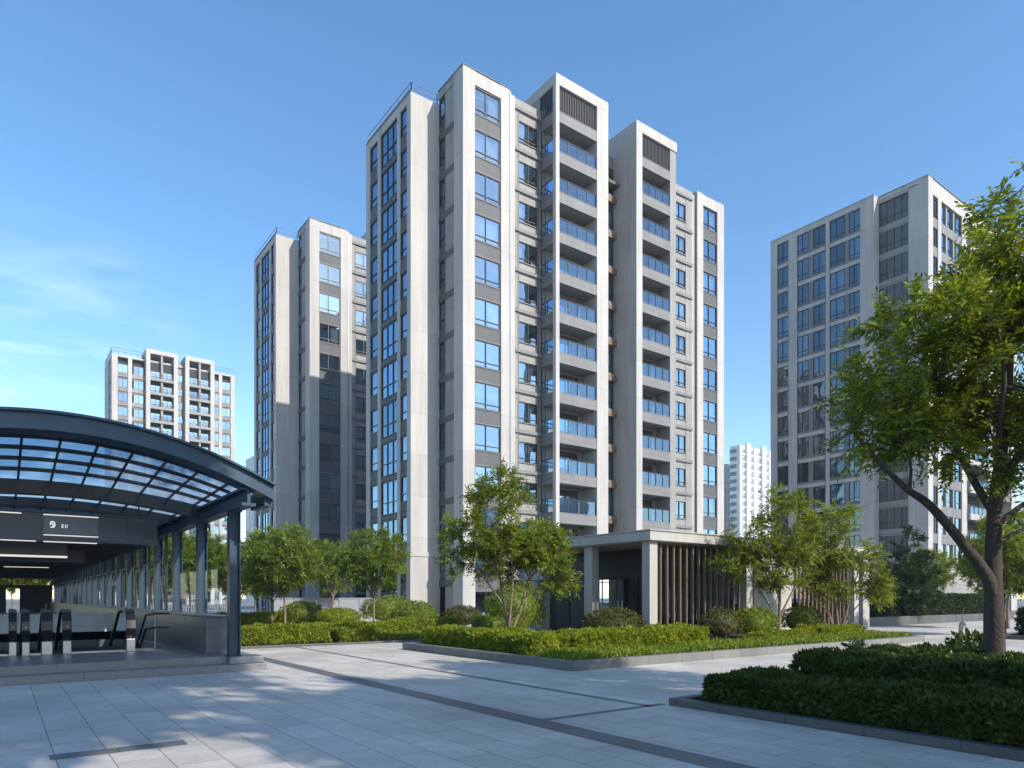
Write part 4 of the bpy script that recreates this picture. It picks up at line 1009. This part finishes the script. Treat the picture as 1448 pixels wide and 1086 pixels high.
def cover(label,x0,x1,y0,y1,z,h,dens,ll,lw,mat,seed,name='groundcover'):
    rs=np.random.RandomState(seed); n=int((x1-x0)*(y1-y0)*dens)
    p=np.stack([x0+(x1-x0)*rs.random(n),y0+(y1-y0)*rs.random(n),np.full(n,z)],1)
    hh=np.array([.55+.6*noise.noise(Vector((a[0]*1.6,a[1]*1.6,seed))) +.3*noise.noise(Vector((a[0]*6,a[1]*6,seed))) for a in p])
    p[:,2]+=np.clip(hh,.1,1.2)*h*rs.random(n)**.6
    D=unit(rs.normal(0,.55,(n,3))+np.array((0,0,.8))); NN=unit(rs.normal(0,1,(n,3))+np.array((0,0,.6)))
    o=link(name,leaves_mesh(name,p,D,NN,ll*(.7+.6*rs.random(n)),lw*(.7+.6*rs.random(n)),M[mat]))
    return tag(o,label,'ground cover',None,'stuff')

# near right corner
hedge('front low laurel hedge along the dark kerb in the near right corner',8.28,9.45,-2.2,6.55,.07,.50,2600,.085,.02,'leafshade',1,amp=.10,shag=.6)
hedge('taller broad laurel hedge around the foot of the large tree',9.62,12.6,-2.2,5.9,.07,.74,1700,.085,.021,'leafshade',2,amp=.12,shag=.6)
shrub('glossy broad leaved bush beside the large trunk',(13.4,4.9,.07),(.48,.42,.86),850,.13,.032,'leafshade',3,amp=.3,name='leafy_shrub')
sd=feathery(71,[([(0,0,0),(.01,0,.45),(0,.02,.8)],.014,.006)],[((0,0,.85),(.18,.16,.16))],9,3,'leafshade',.11,.026,.12,7,0)
place_tree(sd,'little seedling poking above the laurel hedge',(12.1,6.2,.07),0,.72,'seedling',None,'seedling')

# planter before the pavilion
cover('bright low groundcover along the front edge of the planter',10.25,26.75,11.55,13.4,.15,.17,620,.12,.018,'leafgrass',4)
hedge('low clipped hedge along the left edge of the planter',10.45,11.75,13.3,18.8,.15,.66,1300,.10,.027,'leafhedge',5,amp=.13)
hedge('long clipped hedge in the middle of the planter before the purple shrub',11.85,17.2,13.2,14.5,.15,.68,1300,.10,.027,'leafhedge',6,amp=.15)
hedge('low loose hedge under the feathery young trees in the planter',20.0,23.4,13.3,14.0,.15,.46,1100,.09,.022,'leafhedge',7,amp=.12)
hedge('right hand end hedge of the planter below the bushy multi stemmed tree',23.5,26.6,13.2,14.2,.15,.55,1100,.09,.022,'leafhedge',8,amp=.12)
hedge('low rounded hedge behind the left planter hedge',14.2,15.9,20.4,22.0,.05,.85,900,.09,.022,'leafmid',9,amp=.12,rnd=.35)
shrub('broad dome shrub with bronze tinted leaves before the pavilion columns',(15.5,15.6,.1),(1.0,.95,1.15),3800,.09,.022,'leafpurple',10)
shrub('tall round green shrub behind the feathery tree',(16.2,21.7,.05),(1.2,1.1,2.15),3600,.11,.027,'leafmid',11,amp=.2)
shrub('loose bronze shrub at the right foot of the brown fins',(20.0,14.9,.15),(.75,.65,1.05),1500,.10,.02,'leafpurple',12,amp=.3)
shrub('loose green shrub between the bronze shrub and the young tree',(21.5,14.6,.15),(.8,.7,1.1),1900,.10,.024,'leaf',13,amp=.3)
shrub('round clipped shrub against the stone wall of the pavilion',(25.5,15.2,.15),(.8,.75,1.1),2200,.09,.022,'leafmid',14)

# garden bed beside the canopy
hedge('front clipped hedge of the garden bed beside the canopy column',5.9,9.35,23.3,24.6,.06,.62,1000,.10,.025,'leafhedge',15,amp=.12)
hedge('short clipped hedge at the corner of the garden bed',9.5,10.9,22.9,24.2,.06,.50,1000,.10,.025,'leafhedge',16,amp=.10)
hedge('second row clipped hedge in the garden bed',10.2,14.4,26.4,27.6,.06,.55,900,.10,.025,'leafhedge',17,amp=.10)
hedge('clipped hedge nearest the central tower in the garden bed',14.4,17.6,28.0,29.3,.06,.62,900,.10,.025,'leafhedge',18,amp=.10)
hedge('rear clipped hedge running behind the round tree trunks',5.9,14.6,37.8,39.0,.0,.75,600,.11,.03,'leafhedge',19,amp=.07)
cover('bright groundcover strip along the path in front of the garden bed',10.6,16.3,22.5,25.2,.06,.2,480,.13,.022,'leafgrass',20)
shrub('dome shrub in front of the left tower, left of the pair',(13.6,38.2,.0),(1.15,1.1,1.35),3000,.11,.028,'leafmid',21)
shrub('flat dome shrub between the round tree trunks',(14.0,33.9,.05),(1.1,1.0,1.0),2600,.11,.028,'leafhedge',22)
shrub('broad dome shrub in front of the central tower base',(17.0,31.3,.05),(1.2,1.1,1.35),3000,.11,.028,'leafmid',23)
shrub('small round shrub beside the corner of the central tower',(19.6,30.9,.0),(1.0,.9,1.15),2200,.11,.028,'leafpurple',24)
shrub('large dark shrub mass behind the dome shrubs',(18.9,38.0,.0),(1.7,1.2,1.7),3000,.13,.034,'leafmid',25,amp=.2)
# far right
hedge('long dark hedge along the dark walled bed on the right',33.0,59.0,19.6,22.0,.45,1.75,260,.16,.045,'leafdark',26,amp=.12)
hedge('shaded hedge right of the large trunk',32.5,47.0,8.9,10.2,.12,1.15,400,.13,.035,'leafdark',27,amp=.12)

# trees standing behind and beside the camera: they throw the foreground shade
shade=feathery(81,[([(0,0,-.1),(0,0,2),(.1,0,4),(0,.1,7)],.16,.03),([(0,0,2.2),(-1.2,0,3.6),(-2.2,.1,5)],.08,.02),([(0,0,2.4),(1.2,0.2,3.8),(2.2,.1,5.2)],.08,.02),([(0,0,2.6),(.1,1.2,4),(0,2.2,5.4)],.08,.02),([(0,0,2.6),(.1,-1.2,4),(0,-2.2,5.4)],.08,.02)],
 [((0,0,6.6),(1.8,1.8,1.5)),((0,0,5.0),(2.9,2.9,1.6))],170,3,'leaf',.26,.07,.5,7,.10)
for i,(x,y,s,r) in enumerate(((12.0,-6.0,.85,0),(15.5,-7.5,.95,1),(9.5,-9.5,.95,2),(19.5,-8.5,.9,3),(13.5,-11,1.0,4),(7.2,-5.2,.9,1.5))):
    place_tree(shade,'leafy tree on the near side of the plaza behind the camera',(x,y,0),r,s,group='trees on the near side of the plaza')
tall=feathery(83,[([(0,0,-.1),(0,0,5),(.2,0,10),(0,.1,17)],.28,.05),([(0,0,9),(-2.2,0,12),(-4.2,.1,14.5)],.12,.03),([(0,0,9.4),(2.2,0.2,12),(4.2,.1,14.5)],.12,.03),([(0,0,9.6),(.1,2.2,12),(0,4.2,15)],.12,.03),([(0,0,9.6),(.1,-2.2,12),(0,-4.2,15)],.12,.03)],[((0,0,15.8),(5.6,5.0,3.6))],300,5,'leaf',.42,.13,.8,7,.05)
for i,(x,y,s,r) in enumerate(((4.3,-8.5,1.08,.4),(10.6,-9.5,.7,2.0))):
    place_tree(tall,'very tall tree behind the camera shading the station canopy',(x,y,0),r,s,group='very tall trees behind the camera')
for i,(x,y,s,r) in enumerate(()):
    place_tree(shade,'tall leafy tree behind the camera shading the station canopy',(x,y,0),r,s,group='tall trees behind the camera')

# ------------------------------------------------------------------ sky, sun, camera
SEL,SAZ=math.radians(33),math.radians(15)
S=Vector((math.sin(SAZ)*math.cos(SEL),-math.cos(SAZ)*math.cos(SEL),math.sin(SEL)))
w=bpy.data.worlds.new('World'); SC.world=w; w.use_nodes=True; nt=w.node_tree; nt.nodes.clear()
out=N(nt,'ShaderNodeOutputWorld'); bg=N(nt,'ShaderNodeBackground',Strength=.15); L(nt,bg.outputs[0],out.inputs[0])
sky=N(nt,'ShaderNodeTexSky',sky_type='NISHITA',sun_disc=False,sun_elevation=SEL,sun_rotation=math.atan2(S.x,S.y),altitude=50,air_density=1.0,dust_density=.4,ozone_density=1.4)
tc=N(nt,'ShaderNodeTexCoord')
# a few thin cirrus streaks low on the left
dotn=N(nt,'ShaderNodeVectorMath',operation='DOT_PRODUCT'); L(nt,tc.outputs['Generated'],dotn.inputs[0])
cd=Vector((math.cos(math.radians(53.5))+(-.66)*math.sin(math.radians(53.5)),math.sin(math.radians(53.5))+.66*math.cos(math.radians(53.5)),.33)).normalized()
dotn.inputs[1].default_value=cd
mk=N(nt,'ShaderNodeMapRange',interpolation_type='SMOOTHSTEP'); mk.inputs[1].default_value=.982; mk.inputs[2].default_value=1.0; L(nt,dotn.outputs['Value'],mk.inputs[0])
mp=N(nt,'ShaderNodeMapping'); mp.inputs['Scale'].default_value=(2.6,2.6,15); mp.inputs['Rotation'].default_value=(0.12,.05,0); L(nt,tc.outputs['Generated'],mp.inputs[0])
nz=N(nt,'ShaderNodeTexNoise',Scale=1.6,Detail=8.0,Roughness=.6,Distortion=.6); L(nt,mp.outputs[0],nz.inputs['Vector'])
nr=N(nt,'ShaderNodeMapRange'); nr.inputs[1].default_value=.45; nr.inputs[2].default_value=1.1; L(nt,nz.outputs[0],nr.inputs[0])
nr.inputs[4].default_value=.45; mu=N(nt,'ShaderNodeMath',operation='MULTIPLY'); L(nt,mk.outputs[0],mu.inputs[0]); L(nt,nr.outputs[0],mu.inputs[1])
hs=N(nt,'ShaderNodeHueSaturation',Saturation=1.22,Hue=.498,Value=.88); L(nt,sky.outputs[0],hs.inputs['Color'])
cl=mixc(nt,mu.outputs[0],hs.outputs[0],(6.2,6.6,7.0)); L(nt,cl,bg.inputs[0])
sl=bpy.data.lights.new('sun','SUN'); sl.energy=3.05; sl.angle=math.radians(.53); sl.color=(1,.925,.82)
so=bpy.data.objects.new('sun',sl); COL.objects.link(so); so.rotation_euler=(-S).to_track_quat('-Z','Y').to_euler(); so.location=(20,-40,60)
cam=bpy.data.cameras.new('camera'); co=bpy.data.objects.new('camera',cam); COL.objects.link(co)
cam.sensor_width=36; cam.lens=980/1448*36; cam.shift_y=(845-543)/1448; cam.clip_end=3000; cam.clip_start=.05
co.location=(0,0,1.6); co.rotation_euler=(R90,0,math.radians(53.5)-R90)
SC.camera=co
SC.view_settings.view_transform='Standard'; SC.view_settings.look='None'; SC.view_settings.exposure=1.0; SC.view_settings.gamma=1
SC.cycles.max_bounces=8; SC.cycles.diffuse_bounces=3; SC.cycles.glossy_bounces=4; SC.cycles.transparent_max_bounces=24; SC.cycles.transmission_bounces=6
SC.cycles.sample_clamp_indirect=6; SC.cycles.use_denoising=True
bpy.context.view_layer.update()
HAZE=.0003
# ------------------------------------------------------------------ air
hb=MB(); hb.box(-420,420,-420,420,-1.5,95)
hm,hnt=new_mat('haze_air'); ho=N(hnt,'ShaderNodeOutputMaterial'); hv=N(hnt,'ShaderNodeVolumePrincipled',Density=HAZE)
hv.inputs['Color'].default_value=(.82,.90,1,1); hv.inputs['Anisotropy'].default_value=.2; L(hnt,hv.outputs[0],ho.inputs['Volume'])
tag(hb.build('haze',hm),'thin pale blue air haze over the far buildings','haze',None,'stuff')
SC.cycles.volume_bounces=1
